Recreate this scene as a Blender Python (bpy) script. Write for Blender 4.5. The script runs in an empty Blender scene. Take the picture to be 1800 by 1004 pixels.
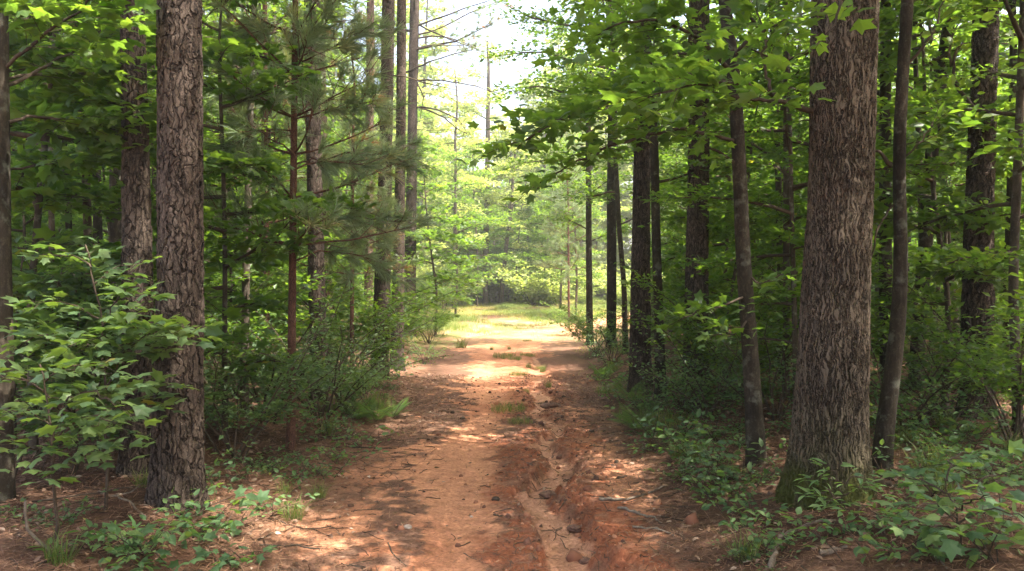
import bpy, math
import numpy as np

# ------------------------------------------------------------------ scene basics
scene = bpy.context.scene
COL = scene.collection
R = np.random.default_rng(11)
PXF = 1400.0            # focal length in photo pixels (28 mm lens, photo 1800 px wide)
CX, CY = 900.0, 500.0   # optical axis in photo pixels
CAMZ = 1.7
UP = np.array([0, 0, 1.0])


def nrm(v):
    v = np.asarray(v, float)
    return v / np.maximum(np.linalg.norm(v, axis=-1, keepdims=True), 1e-9)


# ------------------------------------------------------------------ value noise
def _hash(ix, iy, seed):
    h = (ix.astype(np.int64) * 374761393 + iy.astype(np.int64) * 668265263 + seed * 974634763) & 0xFFFFFFFF
    h = ((h ^ (h >> 13)) * 1274126177) & 0xFFFFFFFF
    h = h ^ (h >> 16)
    return (h & 0xFFFFFF) / float(0xFFFFFF)


def vnoise(x, y, seed=0):
    x, y = np.asarray(x, float), np.asarray(y, float)
    xi, yi = np.floor(x), np.floor(y)
    fx, fy = x - xi, y - yi
    fx, fy = fx * fx * (3 - 2 * fx), fy * fy * (3 - 2 * fy)
    a, b = _hash(xi, yi, seed), _hash(xi + 1, yi, seed)
    c, d = _hash(xi, yi + 1, seed), _hash(xi + 1, yi + 1, seed)
    return (a + (b - a) * fx) * (1 - fy) + (c + (d - c) * fx) * fy


def fbm(x, y, octv=4, seed=0, gain=0.5):
    s, a, t = 0.0, 1.0, 0.0
    for i in range(octv):
        s = s + a * vnoise(x * 2 ** i + 13.7 * i, y * 2 ** i - 7.1 * i, seed + i)
        t += a
        a *= gain
    return s / t


def sstep(a, b, x):
    t = np.clip((x - a) / (b - a), 0, 1)
    return t * t * (3 - 2 * t)


# ------------------------------------------------------------------ terrain shape
def path_c(y):
    return np.interp(y, [0, 8, 12, 20, 24, 28, 32, 36, 42, 60], [-0.05, -0.1, 0, 0.0, 0.35, 1.3, 2.9, 5.0, 9, 22])


def path_w(y):
    return np.interp(y, [0, 5, 8, 12, 18, 22, 26, 30, 36, 60], [1.2, 1.2, 1.25, 1.3, 1.6, 2.0, 2.0, 1.6, 1.3, 1.2])


def flat_px(px, py, z=0.0):
    d = PXF * (CAMZ - z) / (py - CY)
    return (px - CX) / PXF * d, d


GULLY = np.array([flat_px(*p, z=-0.06) for p in [(936, 600), (930, 620), (945, 640), (950, 664), (938, 688), (960, 706), (940, 732), (985, 764),
                                                (950, 789), (1000, 824), (975, 846), (940, 868), (964, 898), (989, 935), (1000, 969), (1022, 1003), (1040, 1080), (1050, 1200)]])


def gully_dist(x, y):
    best = np.full(np.shape(x), 9.0)
    side = np.zeros(np.shape(x))
    for i in range(len(GULLY) - 1):
        a, b = GULLY[i], GULLY[i + 1]
        ab = b - a
        t = np.clip(((x - a[0]) * ab[0] + (y - a[1]) * ab[1]) / (ab @ ab), 0, 1)
        dx, dy = x - a[0] - t * ab[0], y - a[1] - t * ab[1]
        d = np.hypot(dx, dy)
        m = d < best
        best = np.where(m, d, best)
        side = np.where(m, np.sign(dx), side)
    return best, side


def gully_w(x, y):
    return np.interp(y, [3, 5, 7, 9, 12, 17], [0.17, 0.14, 0.15, 0.14, 0.14, 0.12]) * (0.35 + 1.1 * vnoise(x * 3.1, y * 3.1, 91))


def ground(x, y):
    x, y = np.asarray(x, float), np.asarray(y, float)
    c, w = path_c(y), path_w(y)
    u = np.abs(x - c) - w
    right = x > c
    near = 1 - sstep(18, 26, y)
    bank = np.where(right, 0.36, 0.24) * sstep(-0.25, 1.7, u) * (0.25 + 0.75 * near)
    h = bank + 0.22 * (fbm(x / 5, y / 5, 3, 3) - 0.5) * sstep(0.0, 2.5, u)
    h = h + 0.05 * (fbm(x / 0.7, y / 0.7, 3, 5) - 0.5)
    h = h + 0.022 * np.clip(y - 30, 0, 45) + 0.004 * np.clip(y - 75, 0, 400)
    nb = (y < 22) & (np.abs(x) < 4)
    gd = np.full(np.shape(h), 9.0)
    if np.any(nb):
        xx = np.broadcast_to(x, np.shape(h))[nb]
        yy = np.broadcast_to(y, np.shape(h))[nb]
        wx = xx + 0.07 * (vnoise(xx * 6, yy * 6, 61) - 0.5)
        wy = yy + 0.07 * (vnoise(xx * 6, yy * 6, 62) - 0.5)
        d, s = gully_dist(wx, wy)
        gw = gully_w(xx, yy)
        dep = np.interp(yy, [3, 6.5, 9, 12, 19, 22], [0.16, 0.155, 0.095, 0.06, 0.03, 0.0]) * (0.55 + 0.8 * vnoise(xx * 1.1 + 3, yy * 1.1, 19))
        dd = np.zeros(np.shape(xx))
        soft = np.where(s > 0, np.interp(yy, [4, 6.5, 8, 10], [0.26, 0.18, 0.09, 0.06]), 0.06)
        rag = 0.16 * (fbm(xx * 7, yy * 7, 4, 24) - 0.5)
        pr = 1 - np.clip((d + rag - gw * 0.8) / (gw * 0.2 + soft), 0, 1)
        st = 3.0                                            # broken ledges in the clay
        fl, fr_ = np.floor(pr * st), pr * st - np.floor(pr * st)
        pr = (fl + sstep(0.35, 0.75, fr_)) / st
        dd -= dep * pr * (0.9 + 0.35 * (fbm(xx * 10, yy * 10, 3, 29) - .5))
        # shallow left track, crumbly ground beside the wash
        dd -= 0.030 * np.exp(-((xx + 0.36) / 0.27) ** 2) * (0.6 + 0.6 * vnoise(xx, yy * .7, 17))
        lump = np.exp(-((d - gw - 0.16) / 0.20) ** 2)
        dd += lump * 0.06 * (fbm(xx * 10, yy * 10, 4, 21, .6) - 0.42) * np.interp(yy, [8, 14], [1, .5])
        dd += 0.016 * (fbm(xx * 11, yy * 11, 4, 33) - 0.5)
        h = np.array(h)
        h[nb] += dd
    return h


def base_px(px, py):
    """where the sight line through a photo pixel meets the ground"""
    dx, dz = (px - CX) / PXF, -(py - CY) / PXF
    y = np.arange(3.0, 120, 0.02)
    g = ground(dx * y, y)
    below = CAMZ + dz * y <= g
    i = int(np.argmax(below)) if below.any() else len(y) - 1
    return np.array([dx * y[i], y[i], g[i]])


def at(px, py, d):
    return np.array([(px - CX) / PXF * d, d, CAMZ - (py - CY) / PXF * d])


# ------------------------------------------------------------------ mesh building
class MB:
    def __init__(s):
        s.v, s.f, s.t, s.n = [], [], [], 0

    def add(s, V, F, tint=0.5):
        V = np.asarray(V, float).reshape(-1, 3)
        s.v.append(V)
        s.f.append(np.asarray(F, np.int64) + s.n)
        s.t.append(np.broadcast_to(np.asarray(tint, float), (len(V),)))
        s.n += len(V)

    def tube(s, pts, rad, sides=6, cap=True, tint=0.5):
        pts = np.asarray(pts, float)
        n = len(pts)
        rad = np.broadcast_to(np.asarray(rad, float), (n,))
        tan = nrm(np.gradient(pts, axis=0))
        ref = np.array([1.0, 0, 0]) if abs(tan[0][0]) < 0.8 else np.array([0, 1.0, 0])
        a = nrm(np.cross(tan, ref))
        b = np.cross(tan, a)
        th = np.linspace(0, 2 * math.pi, sides, endpoint=False)
        V = pts[:, None] + rad[:, None, None] * (np.cos(th)[None, :, None] * a[:, None] + np.sin(th)[None, :, None] * b[:, None])
        i = np.arange(n - 1)[:, None] * sides
        j = np.arange(sides)[None]
        k = (j + 1) % sides
        F = np.stack([i + j, i + k, i + k + sides, i + j + sides], -1).reshape(-1, 4)
        s.add(V, F, tint)
        if cap:
            s.f.append(np.array([list(range((n - 1) * sides, n * sides))]) + s.n - n * sides)

    def strips(s, pos, frame, size, tmpl, faces, tint):
        """many copies of a small template: pos (N,3), frame (N,3,3) rows = along, side, normal, size (N,)"""
        N, m = len(pos), len(tmpl)
        if N == 0:
            return
        V = pos[:, None] + size[:, None, None] * np.einsum('mk,nkj->nmj', tmpl, frame)
        off = (np.arange(N) * m)[:, None, None]
        byn = {}
        for f in faces:
            byn.setdefault(len(f), []).append(f)
        V = V.reshape(-1, 3)
        s.v.append(V)
        for k, fs in byn.items():
            s.f.append((np.array(fs)[None] + off).reshape(-1, k) + s.n)
        s.t.append(np.repeat(tint, m))
        s.n += len(V)

    def mesh(s, name, smooth=False, mat=None):
        me = bpy.data.meshes.new(name)
        V = np.concatenate(s.v) if s.v else np.zeros((0, 3))
        me.vertices.add(len(V))
        me.vertices.foreach_set('co', V.astype(np.float32).ravel())
        loops = np.concatenate([f.ravel() for f in s.f]).astype(np.int32)
        tot = np.concatenate([np.full(len(f), f.shape[1]) for f in s.f]).astype(np.int32)
        me.loops.add(len(loops))
        me.loops.foreach_set('vertex_index', loops)
        me.polygons.add(len(tot))
        start = np.concatenate([[0], np.cumsum(tot)[:-1]]).astype(np.int32)
        me.polygons.foreach_set('loop_start', start)
        me.polygons.foreach_set('loop_total', tot)
        if smooth:
            me.polygons.foreach_set('use_smooth', np.ones(len(tot), bool))
        at_ = me.attributes.new('tint', 'FLOAT', 'POINT')
        at_.data.foreach_set('value', np.concatenate(s.t).astype(np.float32))
        if mat is not None:
            me.materials.append(mat)
        me.update(calc_edges=True)
        return me


def link(name, data, parent=None, loc=(0, 0, 0), rz=0.0, sc=1.0):
    o = bpy.data.objects.new(name, data)
    COL.objects.link(o)
    o.location = [float(c) for c in loc]
    o.rotation_euler = (0, 0, float(rz))
    o.scale = (sc, sc, sc) if np.isscalar(sc) else sc
    if parent is not None:
        o.parent = parent
    return o


def tag(o, label=None, cat=None, group=None, kind=None):
    if label:
        o['label'] = label
    if cat:
        o['category'] = cat
    if group:
        o['group'] = group
    if kind:
        o['kind'] = kind
    return o


def thing(name, label, cat, loc, rz=0.0, sc=1.0, group=None):
    o = link(name, None, None, loc, rz, sc)
    o.empty_display_size = 0.2
    return tag(o, label, cat, group)


def dup(root, loc, rz, sc, label, group, tilt=0.0):
    c = root.copy()
    COL.objects.link(c)
    c.location = [float(v) for v in loc]
    c.rotation_euler = (float(tilt), float(tilt * 0.6), float(rz))
    c.scale = (sc, sc, sc) if np.isscalar(sc) else sc
    tag(c, label, None, group)
    for ch in KIDS[root.name]:
        k = ch.copy()
        COL.objects.link(k)
        k.parent = c
    return c


KIDS = {}

# ------------------------------------------------------------------ materials
MAT = {}


def newmat(name):
    m = bpy.data.materials.new(name)
    m.use_nodes = True
    nt = m.node_tree
    nt.nodes.clear()
    out = nt.nodes.new('ShaderNodeOutputMaterial')
    MAT[name] = m
    return m, nt, out


def N(nt, typ, **kw):
    n = nt.nodes.new(typ)
    for k, v in kw.items():
        if k in ('ins',):
            for kk, vv in v.items():
                n.inputs[kk].default_value = vv
        else:
            setattr(n, k, v)
    return n


def ramp(nt, fac, stops):
    n = nt.nodes.new('ShaderNodeValToRGB')
    e = n.color_ramp.elements
    while len(e) < len(stops):
        e.new(0.5)
    for i, (p, c) in enumerate(stops):
        e[i].position = p
        e[i].color = (*c, 1)
    nt.links.new(fac, n.inputs[0])
    return n.outputs[0]


def mixc(nt, fac, a, b, mode='MIX'):
    n = N(nt, 'ShaderNodeMix', data_type='RGBA', blend_type=mode)
    for s, v in ((0, fac), (6, a), (7, b)):
        if hasattr(v, 'is_linked') or isinstance(v, bpy.types.NodeSocket):
            nt.links.new(v, n.inputs[s])
        else:
            n.inputs[s].default_value = v if s == 0 else (*v, 1)
    return n.outputs[2]


def math_(nt, op, a, b=None):
    n = N(nt, 'ShaderNodeMath', operation=op)
    for i, v in enumerate((a, b)):
        if v is None:
            continue
        if isinstance(v, bpy.types.NodeSocket):
            nt.links.new(v, n.inputs[i])
        else:
            n.inputs[i].default_value = v
    return n.outputs[0]


def leaf_mat(name, stops, trans=0.45, rough=0.42, tcol=(2.05, 2.05, 0.65), spec=0.35):
    m, nt, out = newmat(name)
    a = N(nt, 'ShaderNodeAttribute', attribute_name='tint')
    oi = N(nt, 'ShaderNodeObjectInfo')
    f = math_(nt, 'ADD', a.outputs['Fac'], math_(nt, 'MULTIPLY', math_(nt, 'SUBTRACT', oi.outputs['Random'], 0.5), 0.22))
    c = ramp(nt, f, stops)
    p = N(nt, 'ShaderNodeBsdfPrincipled', ins={'Roughness': rough, 'Specular IOR Level': spec})
    nt.links.new(c, p.inputs['Base Color'])
    t = N(nt, 'ShaderNodeBsdfTranslucent')
    nt.links.new(mixc(nt, 1.0, c, tcol, 'MULTIPLY'), t.inputs['Color'])
    mx = N(nt, 'ShaderNodeMixShader', ins={0: trans})
    nt.links.new(p.outputs[0], mx.inputs[1])
    nt.links.new(t.outputs[0], mx.inputs[2])
    nt.links.new(mx.outputs[0], out.inputs['Surface'])
    return m


def G(*a):
    return a


leaf_mat('broad_leaf', [(0, (0.055, 0.105, 0.034)), (0.5, (0.088, 0.155, 0.042)), (0.88, (0.13, 0.195, 0.042)), (1, (0.20, 0.20, 0.04))], trans=.56)
leaf_mat('understory_leaf', [(0, (0.050, 0.095, 0.028)), (0.5, (0.080, 0.145, 0.034)), (0.9, (0.125, 0.185, 0.038)), (1, (0.22, 0.22, 0.05))], trans=0.55)
leaf_mat('shrub_leaf', [(0, (0.045, 0.090, 0.040)), (0.5, (0.090, 0.150, 0.065)), (0.92, (0.12, 0.18, 0.055)), (1, (0.24, 0.22, 0.06))], trans=0.4)
leaf_mat('seedling_leaf', [(0, (0.050, 0.100, 0.048)), (0.5, (0.100, 0.175, 0.075)), (0.93, (0.15, 0.21, 0.065)), (1, (0.30, 0.26, 0.08))], trans=0.4, spec=.2, rough=.55)
leaf_mat('far_lit_leaf', [(0, (0.19, 0.245, 0.105)), (0.5, (0.26, 0.320, 0.135)), (1, (0.36, 0.39, 0.16))], trans=0.5, rough=0.6, tcol=(1.7, 1.7, .75))  # distant glow and haze are put into these lighter leaf colours
leaf_mat('needle', [(0, (0.13, 0.185, 0.105)), (0.6, (0.205, 0.27, 0.145)), (0.93, (0.26, 0.29, 0.14)), (1, (0.34, 0.19, 0.09))], trans=0.3, rough=0.5, tcol=(1.5, 1.5, 0.8))
leaf_mat('grass_blade', [(0, (0.08, 0.13, 0.035)), (0.5, (0.15, 0.20, 0.05)), (0.85, (0.30, 0.28, 0.10)), (1, (0.42, 0.34, 0.17))], trans=0.4, rough=0.6, tcol=(1.4, 1.4, 0.6))
leaf_mat('dry_needle', [(0, (0.10, 0.050, 0.030)), (0.5, (0.20, 0.105, 0.060)), (1, (0.36, 0.21, 0.12))], trans=0.1, rough=0.7, tcol=(1.2, 1.0, 0.8))
leaf_mat('dead_leaf', [(0, (0.10, 0.055, 0.035)), (0.5, (0.23, 0.14, 0.09)), (0.85, (0.36, 0.25, 0.18)), (1, (0.5, 0.42, 0.33))], trans=0.15, rough=0.75, tcol=(1.2, 1.0, 0.7))


def bark(name, kind, cols, scale=1.0, disp=0.012, lichen=0.0, moss=False, real=True):
    """cols: crack, plate, plate light"""
    m, nt, out = newmat(name)
    tc = N(nt, 'ShaderNodeTexCoord')
    n0 = N(nt, 'ShaderNodeTexNoise', ins={'Scale': 11.0 * scale, 'Detail': 3.0})
    nt.links.new(tc.outputs['Object'], n0.inputs['Vector'])
    sub = N(nt, 'ShaderNodeVectorMath', operation='SUBTRACT')
    nt.links.new(n0.outputs['Color'], sub.inputs[0])
    sub.inputs[1].default_value = (0.5, 0.5, 0.5)
    scl = N(nt, 'ShaderNodeVectorMath', operation='SCALE')
    nt.links.new(sub.outputs[0], scl.inputs[0])
    scl.inputs['Scale'].default_value = 0.07 / scale
    add = N(nt, 'ShaderNodeVectorMath', operation='ADD')
    nt.links.new(tc.outputs['Object'], add.inputs[0])
    nt.links.new(scl.outputs[0], add.inputs[1])
    mp = N(nt, 'ShaderNodeMapping')
    nt.links.new(add.outputs[0], mp.inputs['Vector'])
    fine = N(nt, 'ShaderNodeTexNoise', ins={'Scale': 90.0 * scale, 'Detail': 4.0, 'Roughness': 0.65})
    nt.links.new(tc.outputs['Object'], fine.inputs['Vector'])
    big = N(nt, 'ShaderNodeTexNoise', ins={'Scale': 3.2 if kind == 'smooth' else 1.8, 'Detail': 4.0})
    nt.links.new(tc.outputs['Object'], big.inputs['Vector'])
    if kind == 'plate':
        # ragged plates: a second, finer warp roughens their outlines
        nr = N(nt, 'ShaderNodeTexNoise', ins={'Scale': 42.0 * scale, 'Detail': 2.0})
        nt.links.new(tc.outputs['Object'], nr.inputs['Vector'])
        sc2 = N(nt, 'ShaderNodeVectorMath', operation='SCALE')
        nt.links.new(nr.outputs['Color'], sc2.inputs[0])
        sc2.inputs['Scale'].default_value = 0.020 / scale
        ad2 = N(nt, 'ShaderNodeVectorMath', operation='ADD')
        nt.links.new(add.outputs[0], ad2.inputs[0])
        nt.links.new(sc2.outputs[0], ad2.inputs[1])
        nt.links.new(ad2.outputs[0], mp.inputs['Vector'])
        mp.inputs['Scale'].default_value = (1, 1, 0.24)
        v = N(nt, 'ShaderNodeTexVoronoi', feature='DISTANCE_TO_EDGE', ins={'Scale': 29.0 * scale})
        vc = N(nt, 'ShaderNodeTexVoronoi', feature='F1', ins={'Scale': 29.0 * scale})
        v2 = N(nt, 'ShaderNodeTexVoronoi', feature='F1', ins={'Scale': 56.0 * scale})
        v3 = N(nt, 'ShaderNodeTexVoronoi', feature='DISTANCE_TO_EDGE', ins={'Scale': 56.0 * scale})
        for q in (v, vc, v2, v3):
            nt.links.new(mp.outputs[0], q.inputs['Vector'])
        edge = N(nt, 'ShaderNodeMapRange', interpolation_type='SMOOTHSTEP', ins={1: 0.0, 2: 0.10, 3: 0.0, 4: 1.0})
        nt.links.new(v.outputs['Distance'], edge.inputs[0])
        flake = N(nt, 'ShaderNodeMapRange', interpolation_type='SMOOTHSTEP', ins={1: 0.0, 2: 0.10, 3: 0.55, 4: 1.0})
        nt.links.new(v3.outputs['Distance'], flake.inputs[0])
        sep = N(nt, 'ShaderNodeSeparateColor')
        nt.links.new(vc.outputs['Color'], sep.inputs[0])
        sep2 = N(nt, 'ShaderNodeSeparateColor')
        nt.links.new(v2.outputs['Color'], sep2.inputs[0])
        h = math_(nt, 'MULTIPLY', edge.outputs[0], math_(nt, 'ADD', math_(nt, 'MULTIPLY', sep.outputs[0], 0.55), 0.35))
        h = math_(nt, 'ADD', h, math_(nt, 'MULTIPLY', sep2.outputs[0], 0.40))
        h = math_(nt, 'ADD', h, math_(nt, 'MULTIPLY', fine.outputs[0], 0.25))
        tone = math_(nt, 'ADD', 0.12, math_(nt, 'ADD', math_(nt, 'MULTIPLY', sep2.outputs[1], 0.38), math_(nt, 'MULTIPLY', fine.outputs[0], 0.62)))
        cfac = math_(nt, 'MULTIPLY', math_(nt, 'MULTIPLY', math_(nt, 'ADD', 0.35, math_(nt, 'MULTIPLY', edge.outputs[0], 0.65)), flake.outputs[0]), tone)
    elif kind == 'ridge':
        mp.inputs['Scale'].default_value = (1, 1, 0.075)
        v = N(nt, 'ShaderNodeTexNoise', noise_type='FBM', ins={'Scale': 58.0 * scale, 'Detail': 3.0, 'Roughness': 0.5})
        nt.links.new(mp.outputs[0], v.inputs['Vector'])
        e1 = math_(nt, 'ABSOLUTE', math_(nt, 'SUBTRACT', v.outputs[0], 0.5))
        edge = N(nt, 'ShaderNodeMapRange', interpolation_type='SMOOTHSTEP', ins={1: 0.0, 2: 0.085, 3: 0.0, 4: 1.0})
        nt.links.new(e1, edge.inputs[0])
        mp2 = N(nt, 'ShaderNodeMapping')
        mp2.inputs['Scale'].default_value = (1, 1, 0.5)
        nt.links.new(add.outputs[0], mp2.inputs['Vector'])
        v2 = N(nt, 'ShaderNodeTexNoise', ins={'Scale': 28.0 * scale, 'Detail': 2.0})
        nt.links.new(mp2.outputs[0], v2.inputs['Vector'])
        h = math_(nt, 'MULTIPLY', edge.outputs[0], math_(nt, 'ADD', 0.35, math_(nt, 'MULTIPLY', v2.outputs[0], 0.9)))
        h = math_(nt, 'ADD', h, math_(nt, 'MULTIPLY', fine.outputs[0], 0.25))
        cfac = math_(nt, 'MULTIPLY', math_(nt, 'ADD', math_(nt, 'MULTIPLY', edge.outputs[0], 0.7), 0.1), math_(nt, 'ADD', 0.35, math_(nt, 'ADD', math_(nt, 'MULTIPLY', v2.outputs[0], 0.5), math_(nt, 'MULTIPLY', fine.outputs[0], 0.5))))
    else:
        mp.inputs['Scale'].default_value = (1, 1, 0.35)
        v = N(nt, 'ShaderNodeTexNoise', ins={'Scale': 40.0 * scale, 'Detail': 5.0, 'Roughness': 0.65})
        nt.links.new(mp.outputs[0], v.inputs['Vector'])
        h = math_(nt, 'ADD', v.outputs[0], math_(nt, 'MULTIPLY', fine.outputs[0], 0.3))
        cfac = math_(nt, 'MULTIPLY', v.outputs[0], math_(nt, 'ADD', 0.4, fine.outputs[0]))
    c = ramp(nt, cfac, [(0.02, cols[0]), (0.45, cols[1]), (0.95, cols[2])])
    c = mixc(nt, 1.0, c, ramp(nt, big.outputs[0], [(0.3, (0.45, 0.44, 0.42) if kind == 'smooth' else (0.68, 0.67, 0.66)), (0.7, (1.25, 1.25, 1.2))]), 'MULTIPLY')
    if lichen:
        ln = N(nt, 'ShaderNodeTexNoise', ins={'Scale': 9.0, 'Detail': 4.0, 'Roughness': 0.6})
        nt.links.new(tc.outputs['Object'], ln.inputs['Vector'])
        lf = N(nt, 'ShaderNodeMapRange', ins={1: 0.56, 2: 0.66, 3: 0.0, 4: lichen})
        nt.links.new(ln.outputs[0], lf.inputs[0])
        c = mixc(nt, lf.outputs[0], c, (0.26, 0.27, 0.21))
    if moss:
        a = N(nt, 'ShaderNodeAttribute', attribute_name='tint')
        mf = math_(nt, 'MULTIPLY', a.outputs['Fac'], math_(nt, 'ADD', 0.45, fine.outputs[0]))
        mf = math_(nt, 'MINIMUM', mf, 1.0)
        c = mixc(nt, mf, c, (0.060, 0.066, 0.014))
    p = N(nt, 'ShaderNodeBsdfPrincipled', ins={'Roughness': 0.9, 'Specular IOR Level': 0.15})
    nt.links.new(c, p.inputs['Base Color'])
    nt.links.new(p.outputs[0], out.inputs['Surface'])
    if real:
        d = N(nt, 'ShaderNodeDisplacement', ins={'Midlevel': 0.6, 'Scale': disp})
        nt.links.new(h, d.inputs['Height'])
        nt.links.new(d.outputs[0], out.inputs['Displacement'])
        m.displacement_method = 'BOTH'
    else:
        b = N(nt, 'ShaderNodeBump', ins={'Strength': 0.9, 'Distance': disp})
        nt.links.new(h, b.inputs['Height'])
        nt.links.new(b.outputs[0], p.inputs['Normal'])
    return m


bark('pine_bark', 'plate', [(0.018, 0.013, 0.010), (0.064, 0.047, 0.038), (0.150, 0.115, 0.096)], disp=0.018)
bark('pine_bark_dark', 'plate', [(0.010, 0.008, 0.006), (0.060, 0.044, 0.035), (0.155, 0.118, 0.095)], disp=0.016)
bark('oak_bark', 'ridge', [(0.022, 0.016, 0.011), (0.086, 0.064, 0.046), (0.190, 0.148, 0.112)], disp=0.015, moss=True)
bark('smooth_bark', 'smooth', [(0.014, 0.011, 0.008), (0.046, 0.036, 0.026), (0.15, 0.122, 0.092)], disp=0.008, lichen=0.3)
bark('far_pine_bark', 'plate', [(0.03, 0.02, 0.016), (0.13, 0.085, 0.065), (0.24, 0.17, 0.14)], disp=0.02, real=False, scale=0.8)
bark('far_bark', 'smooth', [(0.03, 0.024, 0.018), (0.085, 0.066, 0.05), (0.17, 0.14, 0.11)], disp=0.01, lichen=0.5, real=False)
bark('young_pine_bark', 'plate', [(0.035, 0.018, 0.014), (0.13, 0.062, 0.045), (0.22, 0.115, 0.085)], disp=0.005, real=False, scale=1.7)
bark('twig_bark', 'smooth', [(0.03, 0.022, 0.016), (0.085, 0.062, 0.045), (0.17, 0.13, 0.10)], disp=0.003, real=False)
bark('dead_wood', 'smooth', [(0.06, 0.045, 0.035), (0.20, 0.155, 0.12), (0.40, 0.33, 0.27)], disp=0.004, real=False)

# soil: colour laid down per vertex, broken up finely in the shader
m, nt, out = newmat('soil')
ca = N(nt, 'ShaderNodeAttribute', attribute_name='soil')
tc = N(nt, 'ShaderNodeTexCoord')
n1 = N(nt, 'ShaderNodeTexNoise', ins={'Scale': 38.0, 'Detail': 6.0, 'Roughness': 0.7})
n2 = N(nt, 'ShaderNodeTexNoise', ins={'Scale': 9.0, 'Detail': 5.0, 'Roughness': 0.6})
n3 = N(nt, 'ShaderNodeTexVoronoi', feature='F1', ins={'Scale': 55.0})
for n in (n1, n2, n3):
    nt.links.new(tc.outputs['Object'], n.inputs['Vector'])
c = mixc(nt, 1.0, ca.outputs['Color'], ramp(nt, n1.outputs[0], [(0.28, (0.55, 0.52, 0.50)), (0.5, (1.0, 1.0, 1.0)), (0.72, (1.35, 1.33, 1.3))]), 'MULTIPLY')
c = mixc(nt, 1.0, c, ramp(nt, n2.outputs[0], [(0.3, (0.75, 0.72, 0.70)), (0.7, (1.18, 1.18, 1.18))]), 'MULTIPLY')
p = N(nt, 'ShaderNodeBsdfPrincipled', ins={'Roughness': 0.95, 'Specular IOR Level': 0.12})
nt.links.new(c, p.inputs['Base Color'])
b = N(nt, 'ShaderNodeBump', ins={'Strength': 0.85, 'Distance': 0.02})
hh = math_(nt, 'ADD', n1.outputs[0], math_(nt, 'MULTIPLY', n3.outputs[0], -0.35))
nt.links.new(hh, b.inputs['Height'])
nt.links.new(b.outputs[0], p.inputs['Normal'])
nt.links.new(p.outputs[0], out.inputs['Surface'])

# stone
m, nt, out = newmat('stone')
tc = N(nt, 'ShaderNodeTexCoord')
n1 = N(nt, 'ShaderNodeTexNoise', ins={'Scale': 25.0, 'Detail': 5.0})
nt.links.new(tc.outputs['Object'], n1.inputs['Vector'])
p = N(nt, 'ShaderNodeBsdfPrincipled', ins={'Roughness': 0.85})
nt.links.new(ramp(nt, n1.outputs[0], [(0.3, (0.20, 0.14, 0.10)), (0.7, (0.5, 0.42, 0.35))]), p.inputs['Base Color'])
nt.links.new(p.outputs[0], out.inputs['Surface'])


m, nt, out = newmat('clay')
a = N(nt, 'ShaderNodeAttribute', attribute_name='tint')
p = N(nt, 'ShaderNodeBsdfPrincipled', ins={'Roughness': 0.95})
nt.links.new(ramp(nt, a.outputs['Fac'], [(0.0, (0.07, 0.035, 0.024)), (0.4, (0.22, 0.085, 0.045)), (1.0, (0.42, 0.19, 0.10))]), p.inputs['Base Color'])
nt.links.new(p.outputs[0], out.inputs['Surface'])

m, nt, out = newmat('clod')
tc = N(nt, 'ShaderNodeTexCoord')
n1 = N(nt, 'ShaderNodeTexNoise', ins={'Scale': 45.0, 'Detail': 6.0})
nt.links.new(tc.outputs['Object'], n1.inputs['Vector'])
p = N(nt, 'ShaderNodeBsdfPrincipled', ins={'Roughness': 0.95})
nt.links.new(ramp(nt, n1.outputs[0], [(0.3, (0.07, 0.036, 0.024)), (0.7, (0.22, 0.11, 0.07))]), p.inputs['Base Color'])
nt.links.new(p.outputs[0], out.inputs['Surface'])


# ------------------------------------------------------------------ terrain sheet
def grow(a, b, s, g):
    o = [a]
    while abs(o[-1]) < abs(b):
        o.append(o[-1] + s)
        s *= g
    return o[1:]


xs = np.array(sorted([-v for v in grow(4.2, 350, 0.04, 1.045)] + list(np.arange(-4.2, -0.6, 0.028)) + list(np.arange(-0.6, 1.5, 0.016)) + list(np.arange(1.5, 4.2001, 0.028)) + grow(4.2, 350, 0.04, 1.045)))
ys = np.array([-60, -30, -12, -6, -3, -1, 0, 1, 2, 2.6] + list(np.arange(3.0, 9, 0.018)) + list(np.arange(9, 11, 0.03)) + list(np.arange(11, 24, 0.06)) + list(np.arange(24, 60, 0.22)) + [60 + v for v in grow(0.3, 500, 0.4, 1.13)])
X, Y = np.meshgrid(xs, ys)
Z = ground(X, Y)
cpath, wpath = path_c(Y), path_w(Y)
U = np.abs(X - cpath) - wpath
edge_n = 0.55 * (fbm(X / 0.9, Y / 0.9, 4, 40) - 0.5)
inpath = (U + edge_n < 0) & (Y < 75) & (Y > -4)


def L3(c):
    return np.array(c, float)


SAND, PALE, REDS = L3((0.49, 0.232, 0.130)), L3((0.45, 0.235, 0.145)), L3((0.27, 0.092, 0.045))
DEB, LIT, LIT2 = L3((0.19, 0.104, 0.070)), L3((0.085, 0.046, 0.030)), L3((0.18, 0.098, 0.062))
GRS = L3((0.34, 0.29, 0.13))


def lerp(a, b, t):
    return a + (b - a) * np.asarray(t)[..., None]


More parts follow.
